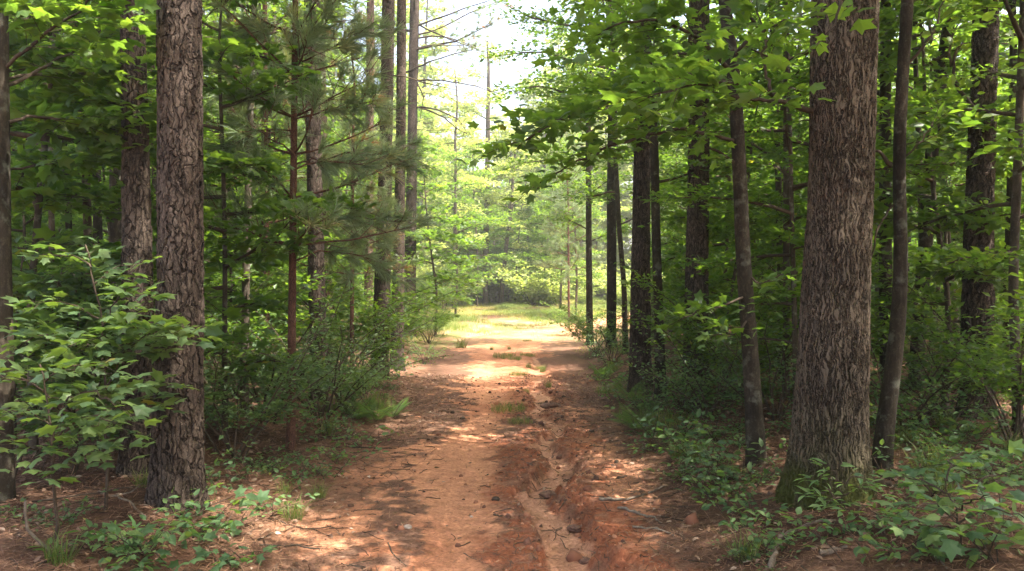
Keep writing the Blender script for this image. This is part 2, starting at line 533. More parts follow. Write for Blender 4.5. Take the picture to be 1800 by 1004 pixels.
def cover(X, Y):
    """how much bare earth shows (0 litter .. 1 bare) and how far inside the path a point lies"""
    bign, midn, finn = fbm(X / 1.4, Y / 1.9, 4, 50), fbm(X * 2.2, Y * 1.4, 4, 51), fbm(X * 9, Y * 9, 3, 52)
    c, w = path_c(Y), path_w(Y)
    u = np.abs(X - c) - w
    en = 0.55 * (fbm(X / 0.9, Y / 0.9, 4, 40) - 0.5)
    s_in = 1 - sstep(-0.55, 0.35, u + en * 1.3)
    o = X - c
    tw = np.interp(Y, [4, 9, 14, 20], [.30, .34, .5, .8])
    o = o + 0.5 * (fbm(X * .9, Y * .55, 3, 58) - .5)
    track = np.exp(-((o + 0.33) / tw) ** 2) + 0.7 * np.exp(-((o - 0.88) / 0.22) ** 2) * (1 - sstep(8, 12, Y)) + .55 * np.exp(-((o - .25) / .5) ** 2) * sstep(9, 14, Y)
    b = s_in * (0.10 + 1.02 * track) + (midn - 0.5) * 1.3 + (bign - 0.5) * 1.5 + (finn - 0.5) * 1.1
    return sstep(0.27, 0.52, b) * np.clip(s_in * 1.6, 0, 1), s_in, bign, midn, finn


bare, s_in, bign, midn, finn = cover(X, Y)
grit = fbm(X * 24, Y * 24, 2, 53)
col = lerp(LIT, LIT2, sstep(0.35, 0.7, midn)) * (0.7 + 0.6 * finn)[..., None]
earth = lerp(SAND, REDS, sstep(0.40, 0.75, fbm(X / 0.8, Y / 0.8, 3, 57)) * 0.55)
debris = lerp(DEB, LIT2, sstep(.3, .8, finn * .5 + grit * .5))
col = lerp(col, debris, np.clip(s_in * 1.2, 0, 1) * 0.85)
col = lerp(col, earth * (0.82 + 0.25 * finn + 0.12 * grit)[..., None], bare)
nb = (Y < 22) & (np.abs(X) < 4) & (Y > 0)
gd, gs = np.full(X.shape, 9.0), np.zeros(X.shape)
gd[nb], gs[nb] = gully_dist(X[nb] + 0.07 * (vnoise(X[nb] * 6, Y[nb] * 6, 61) - 0.5), Y[nb] + 0.07 * (vnoise(X[nb] * 6, Y[nb] * 6, 62) - 0.5))
gw = gully_w(X, Y)
wall = (1 - sstep(0.22, 0.50, gd - gw + 0.55 * (midn - 0.5) + 0.3 * (finn - 0.5))) * np.interp(Y, [8, 13, 19], [1, .55, 0])
col = lerp(col, lerp(REDS * 1.1, DEB, sstep(0.46, 0.6, .5 * midn + .5 * finn) * 0.8), wall * 0.85)
bed = (1 - sstep(-0.03, 0.03, gd - gw + 0.08 * (finn - 0.5) + 0.05 * sstep(8, 12, Y))) * (Y < 19) * sstep(0.28, 0.45, fbm(X * 1.6, Y * 1.2, 2, 78) + 0.2 * (Y < 8))
col = lerp(col, PALE * (0.85 + 0.3 * fbm(X * 5, Y * 3, 3, 77))[..., None], bed)
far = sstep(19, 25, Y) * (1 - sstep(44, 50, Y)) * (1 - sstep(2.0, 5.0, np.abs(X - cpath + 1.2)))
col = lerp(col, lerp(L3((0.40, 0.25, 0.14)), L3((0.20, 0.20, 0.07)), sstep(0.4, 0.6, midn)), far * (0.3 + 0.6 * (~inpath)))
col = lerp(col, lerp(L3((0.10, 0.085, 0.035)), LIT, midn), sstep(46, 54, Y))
grid = np.arange(X.size).reshape(X.shape)
quads = np.stack([grid[:-1, :-1], grid[:-1, 1:], grid[1:, 1:], grid[1:, :-1]], -1).reshape(-1, 4)
qin = (inpath[:-1, :-1] & inpath[1:, 1:]).reshape(-1)
VV = np.stack([X, Y, Z], -1).reshape(-1, 3)
CC = np.concatenate([np.clip(col, 0, 1).reshape(-1, 3), np.ones((X.size, 1))], 1)
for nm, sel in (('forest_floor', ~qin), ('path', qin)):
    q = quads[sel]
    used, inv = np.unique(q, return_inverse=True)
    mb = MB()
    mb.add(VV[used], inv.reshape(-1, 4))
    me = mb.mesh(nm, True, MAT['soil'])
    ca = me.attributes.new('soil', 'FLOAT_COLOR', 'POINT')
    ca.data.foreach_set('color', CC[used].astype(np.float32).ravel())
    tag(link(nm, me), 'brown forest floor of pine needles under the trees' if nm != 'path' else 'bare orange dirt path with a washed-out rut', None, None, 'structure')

# ------------------------------------------------------------------ leaves and twigs
def _tm(rows):
    return np.array(rows, float)


def star_template():
    h = [(0.0, .36), (0.24, .26), (0.60, .47), (0.60, .22)]
    o = [(0, 0)] + h + [(1, 0)] + [(x, -y) for x, y in h[::-1]]
    v = [(0.33, 0, 0.03)] + [(x, y, -0.22 * x * x - 0.35 * y * y) for x, y in o]
    n = len(o)
    return _tm(v), [(0, 1 + i, 1 + (i + 1) % n) for i in range(n)]


def ovate_template(w=0.24):
    v = [(0, 0, 0), (0.28, w, 0.04), (0.62, w * .85, 0.0), (1, 0, -0.16), (0.62, -w * .85, 0.0), (0.28, -w, 0.04), (0.3, 0, -0.02), (0.62, 0, -0.06)]
    return _tm(v), [(0, 1, 6), (1, 2, 7, 6), (2, 3, 7), (3, 4, 7), (4, 5, 6, 7), (5, 0, 6)]


def diamond_template(w=0.27):
    return _tm([(0, 0, 0), (0.42, w, 0.05), (1, 0, -0.12), (0.42, -w, 0.05)]), [(0, 1, 2), (0, 2, 3)]


def quad_template(w=0.42):
    return _tm([(0, 0, 0), (0.35, w, 0.0), (1, 0.1, -0.1), (0.55, -w, 0.0)]), [(0, 1, 2, 3)]


TEMPL = {'star': star_template(), 'ovate': ovate_template(), 'narrow': ovate_template(0.16), 'diamond': diamond_template(), 'quad': quad_template()}


class Leaves:
    """twigs gathered as rows; leaves are set along all of them at once"""

    def __init__(s, rng, sub=0.16):
        s.tw, s.rng, s.sub = [], rng, sub

    def twig(s, p, d, L, lev=1):
        s.tw.append((*p, *d, L, lev))

    def limb(s, pts, Lmax, n, t0=0.2, ang=(30, 65), lift=0.12, second=True):
        rng = s.rng
        pts = np.asarray(pts, float)
        seg = np.linalg.norm(np.diff(pts, axis=0), axis=1)
        cum = np.concatenate([[0], np.cumsum(seg)]) / max(seg.sum(), 1e-6)
        for i in range(n):
            t = t0 + (1 - t0) * (i + rng.uniform(0, .8)) / n
            t = min(t, 0.999)
            p = np.array([np.interp(t, cum, pts[:, k]) for k in range(3)])
            j = min(np.searchsorted(cum, t, side='right') - 1, len(pts) - 2)
            tan = nrm(pts[j + 1] - pts[j])
            sd = np.cross(UP, tan)
            sd = nrm(sd) if np.linalg.norm(sd) > 0.15 else nrm(rng.normal(size=3) * [1, 1, 0.1])
            a = math.radians(rng.uniform(*ang))
            d = nrm(tan * math.cos(a) + sd * math.sin(a) * (1 if i % 2 else -1) + UP * rng.normal(lift, 0.18))
            L = Lmax * (1 - 0.62 * t) * rng.uniform(0.6, 1.15)
            s.twig(p, d, L)
            if second and L > 0.25:
                for q in range(int(L / s.sub)):
                    tt = rng.uniform(0.15, 0.97)
                    sd2 = np.cross(UP, d)
                    sd2 = nrm(sd2) if np.linalg.norm(sd2) > 0.1 else np.array([1.0, 0, 0])
                    d2 = nrm(d * 0.75 + sd2 * (0.7 if q % 2 else -0.7) + UP * rng.normal(0, 0.2))
                    s.twig(p + d * L * tt, d2, min(0.5, L * rng.uniform(0.3, 0.5)) + 0.06, 2)
        s.twig(pts[-1], nrm(pts[-1] - pts[-2]), Lmax * 0.4)

    def build(s, leaf, wood, kind, size, spacing, droop=0.25, jit=0.38, twr=0.004, keep=1.0, tint=(0.5, 0.2), wlev=1):
        rng = s.rng
        tw = np.array(s.tw)
        if not len(tw):
            return 0
        P, D, L = tw[:, :3], tw[:, 3:6], tw[:, 6]
        cnt = np.maximum(2, (L / spacing).astype(int))
        idx = np.repeat(np.arange(len(tw)), cnt)
        k = np.concatenate([np.arange(c) for c in cnt])
        t = (k + rng.uniform(0.2, 1.0, len(k))) / cnt[idx]
        d = D[idx]
        dr = droop * L[idx] * t * t
        pos = P[idx] + d * (L[idx] * t)[:, None] - UP * dr[:, None]
        side = np.cross(UP, d)
        side = nrm(side + 1e-4)
        sg = np.where(k % 2, 1.0, -1.0)
        a = np.radians(rng.uniform(25, 80, len(k)))
        a = np.where(k == cnt[idx] - 1, a * 0.2, a)
        nor = nrm(UP + rng.normal(0, jit, (len(k), 3)) - 0.25 * d)
        al = d * np.cos(a)[:, None] + side * (sg * np.sin(a))[:, None] + rng.normal(0, 0.15, (len(k), 3)) - UP * rng.uniform(0, 0.35, len(k))[:, None]
        al = nrm(al - nor * np.sum(al * nor, 1, keepdims=True))
        sd = np.cross(nor, al)
        pos = pos + al * (0.25 * size)
        sz = size * rng.uniform(0.6, 1.2, len(k))
        fr = np.stack([al, sd, nor], 1)
        if keep < 1:
            mk = rng.uniform(size=len(k)) < keep
            pos, fr, sz, idx = pos[mk], fr[mk], sz[mk], idx[mk]
        tn = np.clip(rng.normal(tint[0], tint[1], len(pos)), 0, 0.78)
        tn = np.where(rng.uniform(size=len(pos)) < 0.002, 1.1, tn)
        tp, fc = TEMPL[kind]
        leaf.strips(pos, fr, sz, tp, fc, tn)
        if wood is not None and twr > 0:
            for i in np.nonzero(tw[:, 7] <= wlev)[0]:
                q = np.linspace(0, 1, 3)
                pp = P[i] + D[i] * (L[i] * q)[:, None] - UP * (droop * L[i] * q * q)[:, None]
                wood.tube(pp, [twr * (0.6 + L[i]), twr * 0.7, twr * 0.35], 3, False)
        return len(pos)


def curve(p, d, L, n=6, up=0.0, wig=0.06, rng=R):
    pts = [np.array(p, float)]
    d = nrm(d)
    for i in range(n):
        d = nrm(d + UP * up / n + rng.normal(0, wig, 3))
        pts.append(pts[-1] + d * L / n)
    return np.array(pts)


def needles(mb, tufts, M, length, width, rng, tint=(0.5, 0.2), spread_=(12, 75), brown=0.0):
    if not len(tufts):
        return
    T = np.array(tufts, float)
    P = np.repeat(T[:, :3], M, 0)
    D = np.repeat(nrm(T[:, 3:6]), M, 0)
    n = len(P)
    r = rng.normal(size=(n, 3))
    pr = nrm(r - D * np.sum(r * D, 1, keepdims=True))
    a = np.radians(rng.uniform(*spread_, n))
    al = nrm(D * np.cos(a)[:, None] + pr * np.sin(a)[:, None] - UP * 0.12)
    P = P - D * rng.uniform(0, 0.09, n)[:, None] * length / 0.18
    s2 = nrm(np.cross(al, rng.normal(size=(n, 3))))
    nn = np.cross(al, s2)
    Ls = length * rng.uniform(0.65, 1.1, n)
    tp = np.array([(0, width / length / 2, 0), (0, -width / length / 2, 0), (0.55, -width / length / 2.6, 0), (0.55, width / length / 2.6, 0), (1, 0, 0)])
    V = P[:, None] + Ls[:, None, None] * np.einsum('mk,nkj->nmj', tp, np.stack([al, s2, nn], 1))
    V[:, 2:4] -= UP * (0.02 * Ls)[:, None, None]
    V[:, 4] -= UP * (0.10 * Ls)[:, None]
    tn = np.repeat(np.clip(rng.normal(*tint, len(T)), 0, 0.95), M)
    if brown:
        tn = np.where(np.repeat(rng.uniform(size=len(T)) < brown, M), 1.0, tn)
    off = (np.arange(n) * 5)[:, None, None]
    mb.v.append(V.reshape(-1, 3))
    mb.f.append((np.array([[0, 1, 2, 3]])[None] + off).reshape(-1, 4) + mb.n)
    mb.f.append((np.array([[3, 2, 4]])[None] + off).reshape(-1, 3) + mb.n)
    mb.t.append(np.repeat(tn, 5))
    mb.n += n * 5


# ------------------------------------------------------------------ trunks
def trunk_mesh(pts, rad, sides, step, mat, flare=0.0, lobes=5, seed=1, irr=0.03, moss=False, knots=()):
    """pts local from below the ground to the tip; rings every STEP metres up to 6 m, then coarser"""
    pts, rad = np.asarray(pts, float), np.asarray(rad, float)
    rg = np.random.default_rng(seed)
    z = pts[:, 2]
    zt = z[-1]
    zz = [z[0]]
    while zz[-1] < zt:
        zz.append(zz[-1] + (step if zz[-1] < 5.2 else max(step * 8, 0.12)))
    zz = np.array(zz)
    zz[-1] = zt
    # smooth interpolation of the centre line
    def sm(q):
        a = np.interp(zz, z, q)
        k = 0.25
        return (a + np.interp(zz - k, z, q) + np.interp(zz + k, z, q)) / 3
    cx, cy, rr = sm(pts[:, 0]), sm(pts[:, 1]), sm(rad)
    th = np.linspace(0, 2 * math.pi, sides, endpoint=False)
    fl = flare * np.exp(-np.clip(zz, 0, None) / 0.16) + 0.35 * flare * np.exp(-np.clip(zz, 0, None) / 0.55)
    ph = rg.uniform(0, 6.28, 4)
    lob = 0.5 + 0.5 * np.cos(lobes * th + ph[0]) * 0.7 + 0.3 * np.cos(2 * th + ph[1])
    irrn = irr * (np.sin(2 * th[None] + ph[2] + zz[:, None] * 1.1) + 0.6 * np.sin(3 * th[None] + ph[3] - zz[:, None] * 1.7))
    wob = irr * 1.4 * (fbm(np.cos(th)[None] * 2 + 7, zz[:, None] * 2.2 + np.sin(th)[None] * 2, 3, seed) - 0.5)
    rr2 = rr[:, None] * (1 + irrn + wob + fl[:, None] * (0.35 + 0.65 * lob[None]))
    for (kz, ka, kr, kh) in knots:
        da = (th[None] - ka + math.pi) % (2 * math.pi) - math.pi
        q = np.sqrt((da * rr.mean() / kr) ** 2 + ((zz[:, None] - kz) / (kr * 0.8)) ** 2)
        da2 = (th[None] - ka - .12 + math.pi) % (2 * math.pi) - math.pi
        q2 = np.sqrt((da2 * rr.mean() / (kr * .42)) ** 2 + ((zz[:, None] - kz + .02) / (kr * 0.30)) ** 2)
        rr2 = rr2 + kh * (np.exp(-q * q * .9) * (.7 + .6 * fbm(th[None] * 9, zz[:, None] * 14, 3, 4)) - 1.1 * np.exp(-q2 ** 2))
    V = np.stack([cx[:, None] + rr2 * np.cos(th), cy[:, None] + rr2 * np.sin(th), np.broadcast_to(zz[:, None], rr2.shape)], -1)
    n = len(zz)
    i = np.arange(n - 1)[:, None] * sides
    j = np.arange(sides)[None]
    k = (j + 1) % sides
    F = np.stack([i + j, i + k, i + k + sides, i + j + sides], -1).reshape(-1, 4)
    mb = MB()
    tint = np.zeros(rr2.shape)
    if moss:
        tint = np.exp(-np.clip(zz, 0, None) / 0.20)[:, None] * (0.8 + 0.75 * np.cos(th[None] - 3.9)) * 1.5 * fbm(th[None] * 2, zz[:, None] * 6, 3, 5) * 1.6
        tint = np.clip(tint + 0 * rr2, 0, 1)
    mb.add(V, F, tint.ravel())
    return mb.mesh('trunk', True, mat), mb


def trunk_line(bp, line, widths, height, tipr=0.35):
    """photo pixels -> local centre line and radii of a trunk standing at bp"""
    d = bp[1]
    ln = sorted([(at(px, py, d) - bp) for px, py in line], key=lambda q: q[2])
    ln = [q for q in ln if q[2] > 0.05]
    pts = [np.array([0, 0, -0.2]), np.array([0, 0, 0.0])] + ln
    wz = sorted([((CAMZ - (py - CY) / PXF * d) - bp[2], w / PXF * d / 2) for py, w in widths])
    zs = [q[2] for q in pts]
    top = pts[-1]
    dirn = nrm(pts[-1] - pts[-3]) if len(pts) > 3 else UP
    dirn = nrm(dirn * [0.5, 0.5, 1])
    r_top = wz[-1][1]
    rad = [float(np.interp(z, [w[0] for w in wz], [w[1] for w in wz])) for z in zs]
    for f in (0.33, 0.66, 1.0):
        pts.append(top + dirn * (height - top[2]) * f + np.array([R.normal(0, .06), R.normal(0, .06), 0]))
        rad.append(r_top * (1 - (1 - tipr) * f))
    return np.array(pts), np.array(rad)


def centre(pts, z):
    return np.array([np.interp(z, pts[:, 2], pts[:, 0]), np.interp(z, pts[:, 2], pts[:, 1]), z])


def pine_crown(rng, pts, rad, z0, z1, n, Lm, tuftM=34, nl=0.17, nw=0.006, dead=True, stub0=None):
    """branches (wood) and needle tufts of a tall pine, local to its trunk line"""
    wd, nd, tf = MB(), MB(), []
    for i in range(n):
        f = (i + rng.uniform(0, .6)) / n
        z = z0 + (z1 - z0) * f
        c = centre(pts, z)
        az = i * 2.4 + rng.uniform(-.4, .4)
        L = Lm * (1 - 0.75 * f) * rng.uniform(0.7, 1.1) + 0.25
        el = rng.uniform(0.05, 0.35) + 0.5 * f
        p = curve(c, (math.cos(az), math.sin(az), el), L, 6, 0.25, 0.09, rng)
        r0 = min(0.045, 0.016 * L + 0.006)
        wd.tube(p, np.linspace(r0, 0.006, len(p)), 5)
        for j in range(int(4 + L * 3.2)):
            t = rng.uniform(0.35, 1.0)
            q = np.array([np.interp(t, np.linspace(0, 1, len(p)), p[:, k]) for k in range(3)])
            d = nrm((p[-1] - p[-3]) + rng.normal(0, 0.55, 3) * np.linalg.norm(p[-1] - p[-3]) + UP * 0.1)
            l2 = rng.uniform(0.15, 0.55) * (0.4 + 0.3 * L)
            e = q + d * l2
            wd.tube([q, (q + e) / 2 + UP * -0.01, e], [0.007, 0.006, 0.004], 4, False)
            tf.append((*e, *nrm(d + UP * 0.35)))
            if l2 > 0.3:
                tf.append((*(q + d * l2 * 0.6), *nrm(d + UP * 0.2 + rng.normal(0, .4, 3))))
    if stub0 is not None:
        for i in range(int((z0 - stub0) * 1.1)):
            z = rng.uniform(stub0, z0)
            az = rng.uniform(0, 6.28)
            L = rng.uniform(0.3, 1.5)
            p = curve(centre(pts, z), (math.cos(az), math.sin(az), rng.uniform(-.1, .4)), L, 4, -0.1, 0.12, rng)
            wd.tube(p, np.linspace(0.014, 0.004, len(p)), 4)
    needles(nd, tf, tuftM, nl, nw, rng)
    return wd, nd


def hard_crown(rng, pts, z0, z1, n, Lm, kind, size, spacing, Ltw, ntw, up=(0.15, 0.7), twr=0.004, keep=1.0, low_taper=0.6, tint=(0.5, 0.2), second=True, sub=0.12, step=0.13):
    wd, lf = MB(), MB()
    LV = Leaves(rng, sub)
    for i in range(n):
        f = (i + rng.uniform(0, .7)) / n
        z = z0 + (z1 - z0) * f
        c = centre(pts, z)
        az = i * 2.399 + rng.uniform(-.35, .35)
        prof = (low_taper + (1 - low_taper) * min(1, f / 0.35)) * (1 - 0.7 * max(0, f - 0.4) / 0.6)
        L = Lm * prof * rng.uniform(0.75, 1.15)
        el = rng.uniform(*up) + 0.6 * max(0, f - 0.6)
        p = curve(c, (math.cos(az), math.sin(az), el), L, 6, -0.25, 0.1, rng)
        r0 = 0.010 + 0.011 * L
        wd.tube(p, np.linspace(r0, 0.004, len(p)), 5)
        LV.limb(p, Ltw * (0.6 + 0.4 * prof), max(ntw, int(L / step)), 0.12, second=second)
    LV.limb(np.array([centre(pts, z1 - 0.6), centre(pts, z1)]), Ltw * .7, 6, 0.0)
    LV.build(lf, wd if twr > 0 else None, kind, size, spacing, twr=twr, keep=keep, tint=tint)
    return wd, lf


def crown_mesh(lf, wd, leafmat, woodmat):
    mb = MB()
    nl = sum(len(f) for f in lf.f)
    nw = sum(len(f) for f in wd.f) if wd is not None else 0
    mb.v, mb.t, mb.f, mb.n = list(lf.v), list(lf.t), list(lf.f), lf.n
    if nw:
        mb.v += wd.v
        mb.t += wd.t
        mb.f += [f + lf.n for f in wd.f]
    me = mb.mesh('crown', False, MAT[leafmat])
    if nw:
        me.materials.append(MAT[woodmat])
        mi = np.zeros(nl + nw, np.int32)
        mi[nl:] = 1
        me.polygons.foreach_set('material_index', mi)
        me.polygons.foreach_set('use_smooth', mi.astype(bool))
    return me


def assemble(root, trunk_me, wd, lf, leafmat, woodmat, limbs=(), part='crown'):
    ks = []
    if trunk_me is not None:
        ks.append(link('trunk', trunk_me, root))
    ks.append(link(part, crown_mesh(lf, wd, leafmat, woodmat), root))
    for mb in limbs:
        ks.append(link('branch', mb.mesh('branch', True, MAT[woodmat]), root))
    KIDS[root.name] = ks
    return root


# ------------------------------------------------------------------ the trees one can tell apart
WD = {}


def limb_px(mb, pts, d, r0, r1, bp, sides=6):
    """branch through photo pixels at distance(s) d, local to bp; returns its points"""
    ds = np.broadcast_to(np.asarray(d, float), (len(pts),))
    p = np.array([at(x, y, dd) - bp for (x, y), dd in zip(pts, ds)])
    q = np.linspace(0, 1, len(p))
    t = np.linspace(0, 1, len(p) * 3)
    pp = np.stack([np.interp(t, q, p[:, k]) for k in range(3)], 1)
    pp[1:-1] = (pp[:-2] + pp[1:-1] * 2 + pp[2:]) / 4
    pp[1:-1] += R.normal(0, 0.008, pp[1:-1].shape)
    own = MB()
    own.tube(pp, np.linspace(r0, r1, len(pp)), sides)
    mb.append(own)
    return pp


def main_tree(name, label, cat, base, line, widths, height, barkname, sides=64, step=0.02, flare=0.3, seed=1, moss=False, knots=(), irr=0.03, tipr=0.4, group=None):
    bp = base_px(*base)
    pts, rad = trunk_line(bp, line, widths, height, tipr)
    ks = [((CAMZ - (py - CY) / PXF * bp[1]) - bp[2], -math.pi / 2 + off, kr, kh) for py, off, kr, kh in knots]
    me, _ = trunk_mesh(pts, rad, sides, step, MAT[barkname], flare, 5, seed, irr, moss, ks)
    root = thing(name, label, cat, bp, group=group)
    return root, bp, pts, rad, me


rg = np.random.default_rng(5)
# big scaly pine, left
root, bp, pts, rad, me = main_tree('pine_tree', 'thick straight pine with large scaly reddish-brown bark plates, in front of the dark pine', 'tree', (313, 884),
                                   [(316, 0), (316, 300), (317, 500), (314, 700), (313, 850)], [(0, 70), (300, 70), (500, 71), (700, 76), (850, 84)], 15, 'pine_bark', 240, 0.0045, 0.30, 3)
wd, nd = pine_crown(rg, pts, rad, 8.0, 14.8, 26, 3.2, 34, .18, .011)
assemble(root, me, wd, nd, 'needle', 'twig_bark')
# dark pine just behind it
root, bp, pts, rad, me = main_tree('pine_tree', 'dark-barked pine half hidden behind the left side of the big scaly pine', 'tree', (243, 832),
                                   [(232, 0), (237, 200), (241, 400), (243, 600), (243, 800)], [(0, 38), (200, 41), (400, 45), (600, 48), (800, 54)], 15, 'pine_bark_dark', 180, 0.007, 0.25, 4)
wd, nd = pine_crown(rg, pts, rad, 8.5, 14.8, 26, 3.4, 34, .18, .011)
assemble(root, me, wd, nd, 'needle', 'twig_bark')
# oak
oak_root, bp, pts, rad, me = main_tree('oak_tree', 'massive oak with deeply furrowed grey-brown bark, a healed knot and moss at its foot', 'tree', (1458, 872),
                                       [(1486, 0), (1480, 300), (1468, 500), (1457, 760), (1456, 850)], [(0, 108), (300, 108), (500, 115), (760, 122), (850, 128)], 14, 'oak_bark', 330, 0.005, 0.28, 9, True,
                                       [(312, 0.05, 0.11, 0.030)], 0.035)
wd, lf = hard_crown(rg, pts, 5.6, 13.5, 15, 4.2, 'ovate', 0.16, 0.10, 1.3, 9)
LV = Leaves(rg, 0.13)
lb = []
p = limb_px(lb, [(1432, 196), (1395, 183), (1365, 175), (1340, 178), (1310, 176), (1270, 160)], [bp[1], bp[1] - .1, bp[1] - .2, bp[1] - .3, bp[1] - .35, bp[1] - .5], 0.022, 0.006, bp)
LV.limb(p, 0.6, 7, 0.35)
p = limb_px(lb, [(1365, 175), (1350, 150), (1338, 112), (1345, 60), (1330, 20)], bp[1] - .25, 0.013, 0.004, bp)
LV.limb(p, 0.7, 8, 0.3)
p = limb_px(lb, [(1365, 172), (1320, 150), (1270, 145), (1215, 150), (1150, 165)], [bp[1] - .2, bp[1] - .3, bp[1] - .4, bp[1] - .5, bp[1] - .6], 0.014, 0.004, bp)
LV.limb(p, 0.7, 10, 0.25)
p = limb_px(lb, [(1500, -60), (1480, 0), (1470, 40), (1440, 75), (1405, 95)], [bp[1] - .3, bp[1] - .6, bp[1] - .7, bp[1] - .75, bp[1] - .8], 0.012, 0.003, bp)
LV.limb(p, 0.3, 7, 0.3)
LV.build(lf, wd, 'star', 0.125, 0.075, twr=0.003)
assemble(oak_root, me, wd, lf, 'broad_leaf', 'twig_bark', lb)

# slim sweetgum right of the path, its long low limbs reach left over the path
root, bp, pts, rad, me = main_tree('hardwood_tree', 'slim dark mottled tree left of the oak whose long leafy limbs overhang the path', 'tree', (1330, 815),
                                   [(1270, -20), (1290, 130), (1300, 300), (1306, 450), (1318, 600), (1327, 760)], [(0, 22), (300, 24), (500, 25), (700, 27), (800, 31)], 10, 'smooth_bark', 72, 0.012, 0.25, 12)
wd, lf = hard_crown(rg, pts, 4.4, 9.8, 12, 2.6, 'star', 0.15, 0.09, 1.1, 8)
LV = Leaves(rg, 0.13)
lb = []
d0 = bp[1]
for pix, dd, r0, Lt, nt_ in [
    ([(1292, 150), (1240, 130), (1160, 140), (1080, 165), (1000, 205), (935, 240), (905, 250)], [d0, d0 - .1, d0 - .3, d0 - .5, d0 - .6, d0 - .7, d0 - .7], 0.026, 1.0, 34),
    ([(1290, 130), (1220, 60), (1150, 30), (1090, 40), (1030, 70)], [d0, d0 - .3, d0 - .5, d0 - .6, d0 - .7], 0.020, 0.9, 20),
    ([(1297, 250), (1250, 235), (1190, 225), (1120, 240), (1050, 265), (985, 300), (950, 320)], [d0, d0 - .2, d0 - .5, d0 - .7, d0 - .8, d0 - .9, d0 - .9], 0.018, 0.75, 22),
    ([(1286, 100), (1330, 60), (1390, 30), (1420, 0)], [d0, d0 - .2, d0 - .2, d0 - .1], 0.018, 0.7, 9),
    ([(1296, 200), (1230, 100), (1170, 90), (1110, 110)], [d0, d0 + .3, d0 + .6, d0 + .9], 0.018, 0.85, 18),
    ([(1300, 290), (1250, 262), (1238, 255)], [d0, d0 - .1, d0 - .1], 0.016, 0.35, 4),
    ([(1312, 520), (1270, 540), (1230, 545), (1200, 560)], [d0, d0 - .2, d0 - .3, d0 - .3], 0.012, 0.5, 10),
    ([(1316, 560), (1290, 590), (1255, 590)], [d0, d0 - .3, d0 - .4], 0.010, 0.45, 8),
    ([(1308, 480), (1340, 500), (1380, 480)], [d0, d0 - .1, d0], 0.010, 0.45, 7),
]:
    p = limb_px(lb, pix, dd, r0, 0.004, bp)
    LV.limb(p, Lt, nt_, 0.22)
LV.build(lf, wd, 'star', 0.115, 0.075, twr=0.003, keep=.68, tint=(.6, .2))
assemble(root, me, wd, lf, 'broad_leaf', 'twig_bark', lb)

# grey tree with a bend right of the oak
root, bp, pts, rad, me = main_tree('hardwood_tree', 'grey smooth-barked tree that bends and leans left at its foot, just right of the oak', 'tree', (1549, 825),
                                   [(1596, 0), (1585, 150), (1579, 300), (1584, 430), (1582, 540), (1570, 650), (1554, 760)], [(0, 21), (200, 20), (420, 22), (600, 25), (800, 30)], 11, 'smooth_bark', 90, 0.010, 0.3, 15)
wd, lf = hard_crown(rg, pts, 4.0, 10.8, 13, 2.6, 'ovate', 0.13, 0.08, 1.0, 8)
d0 = bp[1]
LV = Leaves(rg, 0.13)
lb = []
for pix, r0 in [([(1566, 290), (1548, 270), (1530, 258)], 0.022), ([(1579, 350), (1560, 375), (1545, 400), (1530, 460), (1525, 520)], 0.009), ([(1584, 130), (1640, 60), (1660, 0)], 0.015), ([(1582, 280), (1610, 260), (1640, 215)], 0.010)]:
    p = limb_px(lb, pix, d0, r0, 0.004, bp)
    if r0 < 0.02 and r0 > 0.0095:
        LV.limb(p, 0.6, 8, 0.4)
LV.build(lf, wd, 'ovate', 0.13, 0.08, twr=0.003)
assemble(root, me, wd, lf, 'understory_leaf', 'twig_bark', lb)

